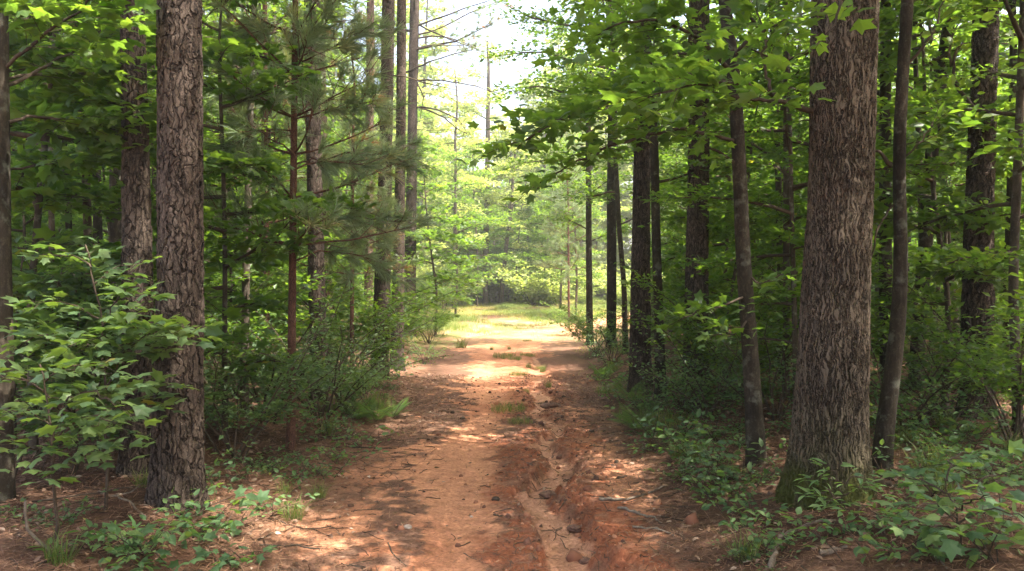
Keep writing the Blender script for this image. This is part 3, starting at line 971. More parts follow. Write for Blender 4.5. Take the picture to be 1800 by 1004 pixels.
MAIN = [
    # name, label, base, line, widths, height, bark, crown kind
    ('pine_tree', 'straight brown pine standing on the right edge of the path beside a thin smooth tree', (1126, 686), [(1132, 0), (1130, 200), (1127, 400), (1125, 600)], [(0, 25), (300, 29), (500, 31), (670, 38)], 17, 'pine_bark_dark', 'pine'),
    ('hardwood_tree', 'thin smooth tree growing right against the straight brown pine at the path edge', (1162, 702), [(1138, 100), (1150, 250), (1153, 400), (1158, 560), (1161, 680)], [(200, 14), (400, 15), (600, 17), (690, 20)], 11, 'smooth_bark', 'hard'),
    ('pine_tree', 'thick dark pine in the shade between the mottled slim tree and the path-edge pine', (1222, 690), [(1228, 60), (1228, 300), (1225, 500), (1222, 650)], [(100, 34), (400, 37), (660, 42)], 17, 'pine_bark_dark', 'pine'),
    ('hardwood_tree', 'dark slender tree leaning steadily right, seen between the grey tree and the rightmost big pine', (1608, 686), [(1674, 0), (1652, 150), (1634, 300), (1628, 420), (1616, 560), (1610, 660)], [(0, 20), (300, 21), (600, 24)], 13, 'smooth_bark', 'hard'),
    ('pine_tree', 'broad dark pine near the right edge of the photo with a curved side branch', (1716, 735), [(1734, 0), (1727, 200), (1721, 400), (1717, 600), (1716, 700)], [(0, 40), (300, 42), (500, 45), (700, 52)], 16, 'pine_bark_dark', 'pine'),
    ('hardwood_tree', 'blackish trunk standing in the shade between the oak and the grey bent tree', (1560, 700), [(1556, 340), (1556, 450), (1558, 600)], [(300, 19), (500, 21), (690, 24)], 12, 'smooth_bark', 'hard'),
    ('pine_tree', 'left trunk of the leaning pair of pines at the left edge of the path', (667, 664), [(683, 0), (679, 200), (675, 400), (669, 600)], [(0, 21), (200, 22), (400, 24), (640, 29)], 19, 'pine_bark_dark', 'pine'),
    ('pine_tree', 'right trunk of the leaning pair of pines at the left edge of the path', (698, 650), [(706, 0), (705, 200), (702, 400), (698, 600)], [(0, 15), (200, 16), (400, 18), (630, 22)], 18, 'pine_bark_dark', 'pine'),
    ('pine_tree', 'pine with bare dead limbs stretching right into the bright gap over the path', (720, 592), [(729, 0), (726, 150), (723, 350), (720, 550)], [(0, 16), (200, 16), (580, 21)], 21, 'pine_bark_dark', 'deadpine'),
    ('pine_tree', 'reddish pine trunk behind the thin young pine, its foot lost in the bushes', (560, 706), [(548, 0), (550, 200), (555, 400), (559, 600)], [(0, 24), (300, 25), (500, 26), (690, 30)], 17, 'pine_bark', 'pine'),
    ('hardwood_tree', 'dark straight trunk in the upper left woods between the scaly pine and the young pine', (405, 640), [(407, 0), (408, 200), (406, 500)], [(0, 17), (300, 18), (600, 20)], 17, 'smooth_bark', 'hard'),
    ('pine_tree', 'slender pine seen left of the leaning pair above the soft needle sprays', (648, 612), [(651, 0), (650, 200), (648, 500)], [(0, 13), (300, 14), (600, 16)], 19, 'far_pine_bark', 'pine'),
    ('hardwood_tree', 'thin pale trunk left of the dark pine, close beside it', (203, 700), [(198, 0), (202, 200), (205, 400), (203, 600)], [(0, 19), (300, 21), (600, 24)], 14, 'smooth_bark', 'hard'),
    ('hardwood_tree', 'thinner grey trunk second to the left of the dark pine', (174, 640), [(160, 100), (170, 300), (173, 500)], [(200, 14), (600, 17)], 14, 'smooth_bark', 'hard'),
    ('hardwood_tree', 'wavy thin trunk in the left woods above the big broad-leaved shrub', (122, 655), [(112, 250), (118, 330), (122, 420), (120, 560)], [(200, 9), (600, 12)], 10, 'smooth_bark', 'hard'),
    ('hardwood_tree', 'tallest dark straight tree at the right side of the clearing mouth', (1075, 612), [(1076, 100), (1075, 300), (1075, 500)], [(100, 14), (400, 16), (600, 18)], 17, 'smooth_bark', 'hard'),
    ('hardwood_tree', 'thin dark tree nearest the path at the right side of the clearing mouth', (1037, 606), [(1034, 200), (1035, 400), (1036, 550)], [(200, 9), (600, 12)], 12, 'smooth_bark', 'hard'),
    ('hardwood_tree', 'thin tree curving out from behind the path-edge pine at the clearing mouth', (1100, 622), [(1083, 300), (1088, 400), (1097, 500)], [(300, 8), (600, 10)], 11, 'smooth_bark', 'hard'),
    ('hardwood_tree', 'thin trunk directly left of the oak in the shaded woods', (1372, 660), [(1362, 150), (1368, 300), (1372, 500)], [(100, 9), (600, 12)], 11, 'smooth_bark', 'hard'),
    ('hardwood_tree', 'slim trunk at the far right edge beyond the broad dark pine', (1770, 690), [(1782, 100), (1778, 300), (1772, 500)], [(100, 12), (600, 15)], 11, 'smooth_bark', 'hard'),
    ('hardwood_tree', 'straight slim tree on the far side of the clearing, left of the leaning one', (853, 537), [(858, 200), (856, 350), (853, 480)], [(200, 8), (530, 10)], 16, 'far_bark', 'farhard'),
    ('hardwood_tree', 'leaning slim tree on the far side of the clearing beside the path bend', (880, 536), [(900, 360), (890, 430), (883, 500)], [(350, 6), (530, 9)], 12, 'far_bark', 'farhard'),
    ('hardwood_tree', 'very thin straight tree across the clearing, left of the two slim ones', (798, 545), [(801, 300), (799, 450)], [(300, 5), (530, 7)], 13, 'far_bark', 'farhard'),
]
for i, (nm, lab, base, line, wid, hgt, bk, kind) in enumerate(MAIN):
    bpd = base_px(*base)[1]
    sides = 96 if bpd < 11 else (64 if bpd < 17 else 28)
    root, bp, pts, rad, me = main_tree(nm, lab, 'tree', base, line, wid, hgt, bk, sides, 0.014 if bpd < 11 else (0.022 if bpd < 17 else 0.06), 0.28, 30 + i)
    lb = []
    if kind in ('pine', 'deadpine'):
        ztop = CAMZ + CY / PXF * bp[1] - bp[2]
        z0 = max(8.5, ztop * 0.85)
        wd, nd = pine_crown(rg, pts, rad, z0, hgt - .2, 26, 3.4, 34, 0.18, 0.011, stub0=4.5)
        if kind == 'deadpine':
            tf = []
            d = bp[1]
            for pix, dd in [([(728, 48), (780, 28), (830, 10), (880, -5)], -1.0), ([(731, 62), (775, 50), (830, 20), (875, 3)], .5), ([(727, 40), (770, 60), (815, 78), (850, 92)], -.5),
                            ([(730, 68), (770, 62), (810, 72), (840, 86)], .3), ([(728, 88), (765, 80), (815, 80)], -1.2), ([(712, 128), (750, 110), (790, 98), (830, 88)], -1.5),
                            ([(727, 142), (770, 140), (830, 150), (880, 165)], -.2), ([(733, 145), (745, 170), (738, 215)], -.2),
                            ([(722, 188), (765, 190), (810, 212), (818, 228)], -.8), ([(735, 188), (780, 205), (800, 225), (822, 236)], .2)]:
                p = limb_px(lb, pix, np.linspace(d, d + dd, len(pix)), 0.032, 0.008, bp, 5)
                for k in range(9):
                    q = p[R.integers(len(p) // 3, len(p))]
                    dv = nrm(R.normal(0, 1, 3) * [1, 1, .6] + [0.6, 0, -0.1])
                    e = q + dv * R.uniform(.2, .7)
                    wd.tube([q, (q + e) / 2 + R.normal(0, .03, 3), e], [.008, .006, .003], 3, False)
                    if R.uniform() < 0.75 and pix[0][1] < 130:
                        tf.append((*e, *nrm(dv + UP * .2)))
                        tf.append((*(q + dv * .2), *nrm(dv + UP * .3 + R.normal(0, .4, 3))))
            needles(nd, tf, 34, 0.18, 0.008, rg, (0.62, 0.15))
        if 'right edge of the photo' in lab:
            limb_px(lb, [(1712, 190), (1690, 165), (1672, 120), (1680, 80), (1705, 75)], bp[1] - .2, 0.022, 0.008, bp)
            limb_px(lb, [(1672, 118), (1668, 70), (1690, 30)], bp[1] - .2, 0.012, 0.005, bp)
        assemble(root, me, wd, nd, 'needle', 'twig_bark', lb)
    else:
        z0 = {'hard': 2.6 if hgt < 12.5 else 4.5, 'farhard': 3.2}[kind]
        big = bp[1] > 30
        wd, lf = hard_crown(rg, pts, z0, hgt - .3, 15, 2.3 if hgt < 14 else 3.0, 'diamond', 0.22 if big else 0.135, 0.11 if big else 0.075, 1.1, 7, twr=0.0 if big else 0.003, tint=(0.6 if big else .5, .2), sub=.1, step=.11)
        if lab.startswith('tallest dark'):
            LV = Leaves(rg, .13)
            d = bp[1]
            for pix, dd in [([(1076, 120), (1020, 112), (950, 90), (870, 98)], -1.5), ([(1076, 70), (1000, 45), (930, 30), (890, 8)], -1), ([(1076, 190), (1010, 165), (940, 150), (905, 165)], -2), ([(1076, 30), (1030, -10), (960, -40)], 0)]:
                p = limb_px(lb, pix, np.linspace(d, d + dd, len(pix)), .04, .008, bp)
                LV.limb(p, 1.3, 20, .2)
            LV.build(lf, wd, 'diamond', .135, .085, twr=.004)
        assemble(root, me, wd, lf, 'far_lit_leaf' if big else 'understory_leaf', 'twig_bark', lb)

# smooth grey tree cut by the left edge, with broad leaves over the upper left corner
bp = np.array([*(at(-2, 500, 5.4)[:2]), 0.0])
bp[2] = ground(bp[0], bp[1])
root = thing('hardwood_tree', 'pale smooth tree cut off by the left edge of the photo, with broad bright leaves', 'tree', bp)
pts, rad = trunk_line(bp, [(-2, 0), (-1, 200), (0, 420), (2, 600)], [(0, 30), (400, 34), (800, 42)], 10)
me, _ = trunk_mesh(pts, rad, 72, 0.012, MAT['smooth_bark'], .25, 5, 77)
wd, lf = hard_crown(rg, pts, 3.9, 9.8, 13, 2.8, 'star', 0.15, 0.09, 1.1, 8)
LV = Leaves(rg, 0.13)
lb = []
d0 = bp[1]
for pix, dd, r0, Lt, n_ in [
    ([(12, 150), (60, 128), (120, 95), (175, 60), (200, 30)], [d0, d0 + .3, d0 + .8, d0 + 1.2, d0 + 1.4], 0.016, 0.9, 22),
    ([(15, 215), (50, 205), (110, 208), (170, 215), (230, 245)], [d0, d0 + .2, d0 + .5, d0 + .8, d0 + 1.0], 0.014, 0.8, 20),
    ([(10, 120), (80, 60), (130, 20), (180, -20)], [d0, d0 - .2, d0 - .3, d0 - .3], 0.014, 0.8, 18),
    ([(10, 140), (110, 125), (170, 120), (240, 105)], [d0, d0 + .9, d0 + 1.3, d0 + 1.5], 0.012, 0.9, 20),
    ([(10, 300), (70, 290), (130, 290)], [d0, d0 + .6, d0 + 1.2], 0.010, 0.8, 14),
    ([(5, 60), (60, 20), (100, -20)], [d0, d0 + .6, d0 + 1.2], 0.014, 0.9, 16),
]:
    p = limb_px(lb, pix, dd, r0, 0.004, bp)
    LV.limb(p, Lt, n_, 0.25)
LV.build(lf, wd, 'star', 0.125, 0.08, twr=0.003, tint=(.6, .2))
assemble(root, me, wd, lf, 'broad_leaf', 'twig_bark', lb)


# ------------------------------------------------------------------ young pines with soft long needles
def young_pine(rng, pts, rad, z0, z1, step, Lm, M=44, nl=0.20, nw=0.006, brown=0.08):
    wd, nd, tf = MB(), MB(), []
    z = z0
    while z < z1:
        f = (z - z0) / (z1 - z0)
        na = rng.integers(3, 6)
        a0 = rng.uniform(0, 6.28)
        for k in range(na):
            az = a0 + k * 6.28 / na + rng.uniform(-.3, .3)
            L = Lm * (1 - 0.72 * f) * rng.uniform(0.6, 1.1)
            p = curve(centre(pts, z), (math.cos(az), math.sin(az), 0.15 + 0.7 * f), L, 6, 0.22, 0.08, rng)
            wd.tube(p, np.linspace(0.006 + 0.006 * L, 0.004, len(p)), 5)
            tf.append((*p[-1], *nrm(p[-1] - p[-2])))
            for j in range(int(3 + 4 * L)):
                t = rng.uniform(0.3, 0.97)
                q = np.array([np.interp(t, np.linspace(0, 1, len(p)), p[:, c]) for c in range(3)])
                d = nrm((p[-1] - p[-3]) / np.linalg.norm(p[-1] - p[-3]) + rng.normal(0, .5, 3) + UP * .15)
                l2 = rng.uniform(.12, .42)
                wd.tube([q, q + d * l2], [.005, .003], 3, False)
                tf.append((*(q + d * l2), *nrm(d + UP * .3)))
        z += step * rng.uniform(.8, 1.2)
    tf.append((*pts[-1], 0, 0, 1))
    needles(nd, tf, M, nl, nw, rng, (0.5, 0.18), (6, 58), brown)
    return wd, nd


root, bp, pts, rad, me = main_tree('young_pine_tree', 'thin reddish young pine with soft long needle sprays, left of the path', 'tree', (511, 790),
                                   [(520, -60), (518, 100), (516, 300), (514, 500), (512, 700)], [(0, 10), (300, 12), (500, 13), (760, 15)], 6.4, 'young_pine_bark', 20, 0.03, .2, 60)
wd, nd = young_pine(rg, pts, rad, 1.95, 6.3, 0.42, 1.25)
d0 = bp[1]
tf = []
lb = []
for pix, dd in [([(517, 115), (545, 90), (575, 30), (590, 0)], .0), ([(518, 140), (525, 90), (555, 40)], -.2), ([(517, 115), (560, 95), (600, 75), (650, 45)], .2), ([(516, 290), (545, 278), (590, 285), (640, 290)], -.3),
                ([(516, 150), (470, 160), (440, 160)], .2), ([(515, 230), (450, 230), (400, 260)], -.2), ([(514, 460), (570, 440), (640, 450), (680, 470)], .6), ([(515, 380), (560, 385), (620, 380), (690, 390)], .3),
                ([(515, 300), (600, 270), (680, 270), (720, 275)], .4), ([(516, 210), (590, 190), (650, 180)], -.2), ([(516, 60), (470, 40), (420, 50)], 0)]:
    p = limb_px(lb, pix, np.linspace(d0, d0 + dd, len(pix)), 0.010, 0.004, bp, 5)
    for j in range(22):
        t = R.integers(len(p) // 3, len(p))
        d = nrm(nrm(p[-1] - p[-3]) + R.normal(0, .55, 3))
        l2 = R.uniform(.05, .35)
        wd.tube([p[t], p[t] + d * l2], [.004, .003], 3, False)
        tf.append((*(p[t] + d * l2), *nrm(d + UP * .25)))
needles(nd, tf, 44, 0.20, 0.006, rg, (0.5, 0.18), (6, 58), 0.1)
assemble(root, me, wd, nd, 'needle', 'young_pine_bark', lb)
yp = root
for (px, py, sc, rz, lab) in [(618, 672, .85, 1.3, 'young pine with feathery needle sprays just left of the leaning pair of pines'), (470, 672, 1.2, 2.6, 'young pine deeper in the woods between the scaly pine and the thin reddish one'),
                              (1000, 577, 1.15, 4.0, 'young pine with drooping brownish sprays at the right side of the clearing')]:
    c = dup(yp, base_px(px, py), rz, sc, lab, None)

# ------------------------------------------------------------------ woods filled with copies
def proto(name, cat, rng, height, r, z0, n, Lm, kind, size, spacing, Ltw, ntw, leafmat, barkm, lean=0.25, **kw):
    """a tree standing at the origin; its copies carry the same parts"""
    bx, by = rng.normal(0, lean, 2)
    pts = np.array([[0, 0, -0.2], [0, 0, 0]] + [[bx * f * f + rng.normal(0, .04), by * f * f + rng.normal(0, .04), height * f] for f in (.2, .4, .6, .8, 1)])
    rad = r * np.array([1.1, 1.05, .95, .85, .7, .5, .2])
    me, _ = trunk_mesh(pts, rad, 18, 0.06, MAT[barkm], .3, 4, int(rng.integers(999)), .05)
    root = thing(name, None, cat, (0, 0, 0))
    wd, lf = hard_crown(rng, pts, z0, height - .2, n, Lm, kind, size, spacing, Ltw, ntw, **kw)
    return assemble(root, me, wd, lf, leafmat, 'twig_bark')


class Placer:
    def __init__(s, root):
        s.root, s.first = root, True

    def put(s, loc, rz, sc, label, group, tilt=0.0):
        if s.first:
            s.first = False
            o = s.root
            o.location = [float(v) for v in loc]
            o.rotation_euler = (tilt, tilt * .6, rz)
            o.scale = (sc, sc, sc) if np.isscalar(sc) else sc
            return tag(o, label, None, group)
        return dup(s.root, loc, rz, sc, label, group, tilt)


SECT = [(-9999, 215, 'left of the dark-barked pine'), (215, 365, 'behind the big scaly pine'), (365, 640, 'behind the thin reddish young pine'), (640, 790, 'around the leaning pair of pines'),
        (790, 1010, 'beyond the bright clearing'), (1010, 1180, 'around the path-edge pine on the right'), (1180, 1390, 'behind the slim mottled tree'), (1390, 1540, 'behind the oak'), (1540, 9999, 'right of the oak')]


def sector(x, y):
    px = CX + x / y * PXF
    for a, b, s in SECT:
        if a <= px < b:
            return s


rs = np.random.default_rng(23)
under = [Placer(proto('young_hardwood_tree', 'tree', rs, 6.2, .035, 0.9, 24, 1.5, 'diamond', .115, .06, .75, 7, 'understory_leaf', 'far_bark', up=(-.05, .45), sub=.08, step=.09)),
         Placer(proto('young_hardwood_tree', 'tree', rs, 4.6, .025, 0.6, 22, 1.25, 'diamond', .105, .055, .65, 7, 'understory_leaf', 'far_bark', up=(-.05, .4), sub=.07, step=.08)),
         Placer(proto('young_hardwood_tree', 'tree', rs, 7.6, .045, 1.3, 24, 1.7, 'ovate', .12, .065, .8, 7, 'broad_leaf', 'far_bark', up=(0, .45), sub=.09, step=.09)),
         Placer(proto('young_hardwood_tree', 'tree', rs, 5.4, .030, 0.5, 22, 1.4, 'star', .14, .075, .7, 6, 'broad_leaf', 'far_bark', up=(-.1, .4), sub=.1, step=.09))]
mid = [Placer(proto('tall_hardwood_tree', 'tree', rs, 14, .095, 2.6, 26, 2.9, 'diamond', .17, .085, 1.15, 8, 'understory_leaf', 'far_bark', twr=.003, up=(0, .6), sub=.15, step=.13)),
       Placer(proto('tall_hardwood_tree', 'tree', rs, 16, .12, 3.6, 26, 3.2, 'diamond', .18, .09, 1.25, 8, 'broad_leaf', 'far_bark', twr=.003, up=(0, .6), sub=.15, step=.13)),
       Placer(proto('tall_hardwood_tree', 'tree', rs, 12, .08, 1.8, 25, 2.5, 'diamond', .16, .085, 1.05, 8, 'understory_leaf', 'far_bark', twr=.003, up=(0, .6), sub=.15, step=.13))]
fart = [Placer(proto('far_tree', 'tree', rs, 18, .15, 1.6, 36, 3.4, 'quad', .30, .13, 1.3, 7, 'far_lit_leaf', 'far_bark', twr=0, up=(0, .6), sub=.13, step=.13)),
        Placer(proto('far_tree', 'tree', rs, 15, .12, 0.8, 34, 3.0, 'quad', .28, .13, 1.2, 7, 'far_lit_leaf', 'far_bark', twr=0, up=(0, .6), sub=.13, step=.13)),
        Placer(proto('far_tree', 'tree', rs, 20, .17, 2.5, 36, 3.0, 'quad', .28, .13, 1.2, 7, 'far_lit_leaf', 'far_bark', twr=0, up=(.1, .8), sub=.13, step=.13))]
# a tall pine prototype
ph = 19
ppts = np.array([[0, 0, -.2], [0, 0, 0], [.05, .02, 5], [.02, .1, 10], [.1, .05, 15], [.1, .1, ph]])
prad = np.array([.15, .145, .13, .11, .075, .03])
pme, _ = trunk_mesh(ppts, prad, 24, .08, MAT['far_pine_bark'], .25, 5, 8)
proot = thing('tall_pine_tree', None, 'tree', (0, 0, 0))
wd, nd = pine_crown(rs, ppts, prad, 9, ph - .2, 26, 2.8, 26, .19, .011, stub0=4)
assemble(proot, pme, wd, nd, 'needle', 'twig_bark')
tallpine = Placer(proot)

for px, py, k, sc, rz, lab in [(985, 548, 0, 1.5, .3, 'leafy young tree on the right rim of the clearing where the path bends'), (1012, 562, 2, 1.1, 1.9, 'leafy young tree at the inside of the path bend'), (955, 536, 1, 1.9, 4.4, 'pale young tree straight across the clearing from the path'), (838, 540, 0, 1.6, 2.7, 'pale young tree across the clearing, left of the slim straight one'), (905, 533, 1, 1.8, 5.1, 'pale young tree across the clearing, right of the leaning slim one'), (870, 530, 3, 1.7, .9, 'pale star-leaved young tree between the two slim trees across the clearing'), (60, 800, 3, 1.1, .5, 'bright star-leaved young tree filling the left edge behind the pale smooth tree'), (150, 745, 2, 1.0, 2.0, 'leafy young tree just left of the dark-barked pine'), (395, 775, 3, .85, 4.0, 'bright star-leaved young tree showing just right of the big scaly pine'),
                           (1660, 720, 3, 1.0, 1.0, 'star-leaved young tree left of the broad dark pine on the right'), (1790, 760, 2, .9, 5.0, 'leafy young tree cut by the right edge of the photo'), (765, 592, 3, 1.2, 2.0, 'sunlit star-leaved young tree leaning over the left mouth of the clearing'), (800, 560, 0, 1.2, 1.0, 'bright young tree on the left rim of the clearing'), (1400, 740, 0, .8, 3.0, 'small leafy young tree whose leaves show at the left side of the oak')]:
    under[k].put(base_px(px, py), rz, sc, lab, None)


def scatter(n, yr, gap, seed, clear, margin=2.0, slope=0.68):
    rr = np.random.default_rng(seed)
    out, tries = [], 0
    while len(out) < n and tries < n * 60:
        tries += 1
        y = math.sqrt(rr.uniform(yr[0] ** 2, yr[1] ** 2))
        x = rr.uniform(-1, 1) * (slope * y + margin)
        if not clear(x, y):
            continue
        if any((x - a) ** 2 + (y - b) ** 2 < gap * gap for a, b in out):
            continue
        out.append((x, y))
    return out, rr


def off_path(x, y, l=2.6, r=2.7):
    if y > 21 and y < 50 and -5.2 < x < 3.6 + max(0, (y - 29) * .55):
        return False
    c = path_c(y)
    return x < c - path_w(y) - l + 1.2 or x > c + path_w(y) + r - 1.2


def open_view(x, y, tall=False):
    px = CX + x / y * PXF
    if tall and (22 < y < 49 and 3 < x < 13 or 44 < y < 57 and -7 < x < 9):
        return False
    return not (y < 19.5 and (600 < px < 800)) and not (y < 13 and 1080 < px < 1270)


def tree_xy():
    return [(o.location.x, o.location.y) for o in COL.objects if o.parent is None and o.type == 'EMPTY']


mains = [q for q in tree_xy() if abs(q[0]) + abs(q[1]) > 1]
pos, rr = scatter(125, (9.0, 36), 1.5, 101, lambda x, y: off_path(x, y, 2.4, 2.4) and open_view(x, y) and all((x - a) ** 2 + (y - b) ** 2 > .5 for a, b in mains) and not (y < 14 and abs(x / y * PXF + CX - 1420) < 60 and y < 8))
for x, y in pos:
    k = rr.integers(0, 4)
    s = sector(x, y)
    under[k].put((x, y, ground(x, y)), rr.uniform(0, 6.28), rr.uniform(.75, 1.25), f'slender layered young tree in the woods {s}', f'slender young trees {s}', rr.normal(0, .05))
pos, rr = scatter(50, (13, 52), 4.2, 102, lambda x, y: off_path(x, y, 3.2, 3.4) and open_view(x, y, True) and all((x - a) ** 2 + (y - b) ** 2 > 1.0 for a, b in mains))
for x, y in pos:
    s = sector(x, y)
    if y < 34 and (x < -4 or x > 5) and rr.uniform() < .42:
        continue
    if rr.uniform() < .25:
        tallpine.put((x, y, ground(x, y)), rr.uniform(0, 6.28), rr.uniform(.8, 1.1), f'tall straight background pine standing {s}', f'tall background pines {s}', rr.normal(0, .015))
    else:
        mid[rr.integers(0, 3)].put((x, y, ground(x, y)), rr.uniform(0, 6.28), rr.uniform(.8, 1.2), f'tall leafy background tree standing {s}', f'tall leafy background trees {s}', rr.normal(0, .03))
slim = Placer(proto('slim_hardwood_tree', 'tree', rs, 9.5, .045, 3.4, 13, 1.3, 'diamond', .11, .075, .7, 5, 'understory_leaf', 'far_bark', .5, up=(.1, .7), sub=.12, step=.13))
pos, rr = scatter(46, (8.5, 27), 1.1, 105, lambda x, y: off_path(x, y, 2.6, 2.6) and open_view(x, y) and all((x - a) ** 2 + (y - b) ** 2 > .5 for a, b in mains), .5, .64)
for x, y in pos:
    s = sector(x, y)
    slim.put((x, y, ground(x, y)), rr.uniform(0, 6.28), rr.uniform(.7, 1.25), f'slim dark bare-stemmed tree standing {s}', f'slim bare-stemmed trees {s}', rr.normal(0, .05))
for x, y, k, sc in [(6.6, 3.2, 0, .85), (9.2, 5.0, 1, .9), (8.0, 1.2, 2, 1.0), (3.6, 0.1, 1, .95), (3.1, 1.7, 1, .9), (6.2, -1.6, 0, 1.0), (1.2, -2.6, 1, .9), (4.4, -4.6, 0, 1.0)]:  # unseen trees, added to keep the sun off the foreground
    mid[k].put((x, y, ground(x, y)), x * 3, sc, 'unseen tall leafy tree added right of or behind the camera to shade the foreground', 'unseen tall trees added for shade')
pos, rr = scatter(165, (49, 95), 3.4, 103, lambda x, y: not (y < 57 and -6 < x < 17), 2, .62)
for x, y in pos:
    s = sector(x, y)
    gapx = abs(x / y * PXF + CX - 860) < 70
    fart[rr.integers(0, 2) if gapx else rr.integers(0, 3)].put((x, y, ground(x, y)), rr.uniform(0, 6.28), rr.uniform(.72, .92) if gapx else rr.uniform(.85, 1.2), f'distant sunlit tree standing {s}', f'distant trees {s}', rr.normal(0, .02))


# ------------------------------------------------------------------ shrubs
def shrub(name, cat, rng, h, spread, nst, kind, size, spacing, mat, Ltw=.4, sub=.07, step=.07, t0=.25, lean=.5, tint=(.5, .2), arch=-.25):
    root = thing(name, None, cat, (0, 0, 0))
    wd, lf = MB(), MB()
    LV = Leaves(rng, sub)
    for i in range(nst):
        az = i * 2.4 + rng.uniform(-.5, .5)
        L = h * rng.uniform(.7, 1.15)
        p = curve((rng.normal(0, .04), rng.normal(0, .04), -.05), (math.cos(az) * lean, math.sin(az) * lean, 1), L, 7, arch, .10, rng)
        p[:, :2] *= 1 + spread * np.linspace(0, 1, len(p))[:, None]
        wd.tube(p, np.linspace(.006 + .004 * h, .003, len(p)), 5)
        LV.limb(p, Ltw, int(L / step), t0, (40, 85), .1)
    LV.build(lf, wd, kind, size, spacing, twr=.0025, tint=tint)
    return assemble(root, None, wd, lf, mat, 'twig_bark', part='foliage')


rs = np.random.default_rng(77)
SH = [Placer(shrub('shrub', 'shrub', rs, 1.5, .5, 9, 'diamond', .060, .032, 'shrub_leaf', .42)),
      Placer(shrub('shrub', 'shrub', rs, 1.1, .7, 9, 'ovate', .055, .032, 'shrub_leaf', .36)),
      Placer(shrub('shrub', 'shrub', rs, 1.9, .4, 8, 'diamond', .085, .045, 'understory_leaf', .5)),
      Placer(shrub('shrub', 'shrub', rs, .75, .8, 10, 'ovate', .045, .026, 'seedling_leaf', .28, .06, .05))]
SHP = [  # px, py, which, scale, label
    (415, 806, 0, 1.0, 'twiggy small-leaved shrub right of the big scaly pine'),
    (465, 740, 0, 1.15, 'dense small-leaved shrub behind the thin reddish young pine'),
    (560, 735, 1, 1.2, 'rounded leafy shrub at the foot of the thin reddish young pine'),
    (605, 722, 0, .8, 'tall shrub in front of the leaning pair of pines'),
    (640, 700, 1, .6, 'low shrub at the feet of the leaning pair of pines'),
    (625, 672, 2, .8, 'taller pale-leaved shrub left of the leaning pair of pines'),
    (745, 640, 1, .6, 'low sunny shrub right of the leaning pair of pines'),
    (752, 604, 2, .8, 'bright shrub at the left mouth of the clearing'),
    (690, 615, 2, .9, 'tall shrub in the shade behind the leaning pair of pines'),
    (600, 655, 2, 1.2, 'broad shrub in the woods left of the leaning pair of pines'),
    (395, 700, 2, 1.1, 'tall dim shrub deep behind the big scaly pine'),
    (170, 760, 2, 1.0, 'dim shrub in the woods left of the dark pine'),
    (60, 730, 2, 1.1, 'dim shrub at the far left edge of the woods'),
    (1245, 735, 1, .95, 'shrub in front of the thick dark pine on the right'),
    (1205, 725, 3, 1.1, 'low shrub behind the path-edge pine'),
    (1290, 700, 2, .9, 'taller shrub beside the slim mottled tree'),
    (1360, 740, 1, 1.0, 'shrub between the slim mottled tree and the oak'),
    (1075, 640, 1, 1.0, 'bright green shrub left of the path-edge pine'),
    (1045, 620, 2, .7, 'sunny shrub at the right mouth of the clearing'),
    (1012, 590, 2, .7, 'pale shrub beside the path where it bends right'),
    (1590, 760, 3, 1.3, 'low shrub behind the grey bent tree'),
    (1660, 745, 1, 1.0, 'shrub between the right-leaning tree and the broad dark pine'),
    (1780, 775, 2, .9, 'leafy shrub at the right edge of the photo'),
    (1480, 690, 2, 1.0, 'dim shrub in the woods directly behind the oak'),
    (910, 528, 2, 1.2, 'small pale bush across the clearing'),
    (780, 548, 2, 1.3, 'bush on the left far edge of the clearing'),
]
for px, py, k, sc, lab in SHP:
    SH[k].put(base_px(px, py), rs.uniform(0, 6.28), sc, lab, None)
pos, rr = scatter(110, (11, 44), 1.0, 131, lambda x, y: off_path(x, y, 1.9, 1.9) and open_view(x, y), 1)
for x, y in pos:
    s = sector(x, y)
    SH[(0, 2, 2, 1)[rr.integers(0, 4)]].put((x, y, ground(x, y)), rr.uniform(0, 6.28), rr.uniform(.7, 1.2), f'leafy woodland shrub growing {s}', f'woodland shrubs {s}')

FS = Placer(shrub('far_shrub', 'shrub', rs, 2.6, .5, 12, 'quad', .20, .11, 'far_lit_leaf', .8, .14, .14, .05))
pos, rr = scatter(130, (46, 80), 1.5, 132, lambda x, y: not (y < 50 and -6 < x < 9), 1, .34)
for x, y in pos:
    s = sector(x, y)
    FS.put((x, y, ground(x, y)), rr.uniform(0, 6.28), rr.uniform(.7, 1.3), f'distant pale undergrowth shrub {s}', f'distant shrubs {s}')

for i in range(9):
    x, y = -5.5 + i * 1.6 + rr.normal(0, .5), 47.5 + rr.normal(0, 1.6)
    FS.put((x, y, ground(x, y)), rr.uniform(0, 6.28), rr.uniform(.45, 1.25), 'pale sunlit shrub along the far rim of the clearing', 'sunlit shrubs along the far rim of the clearing')

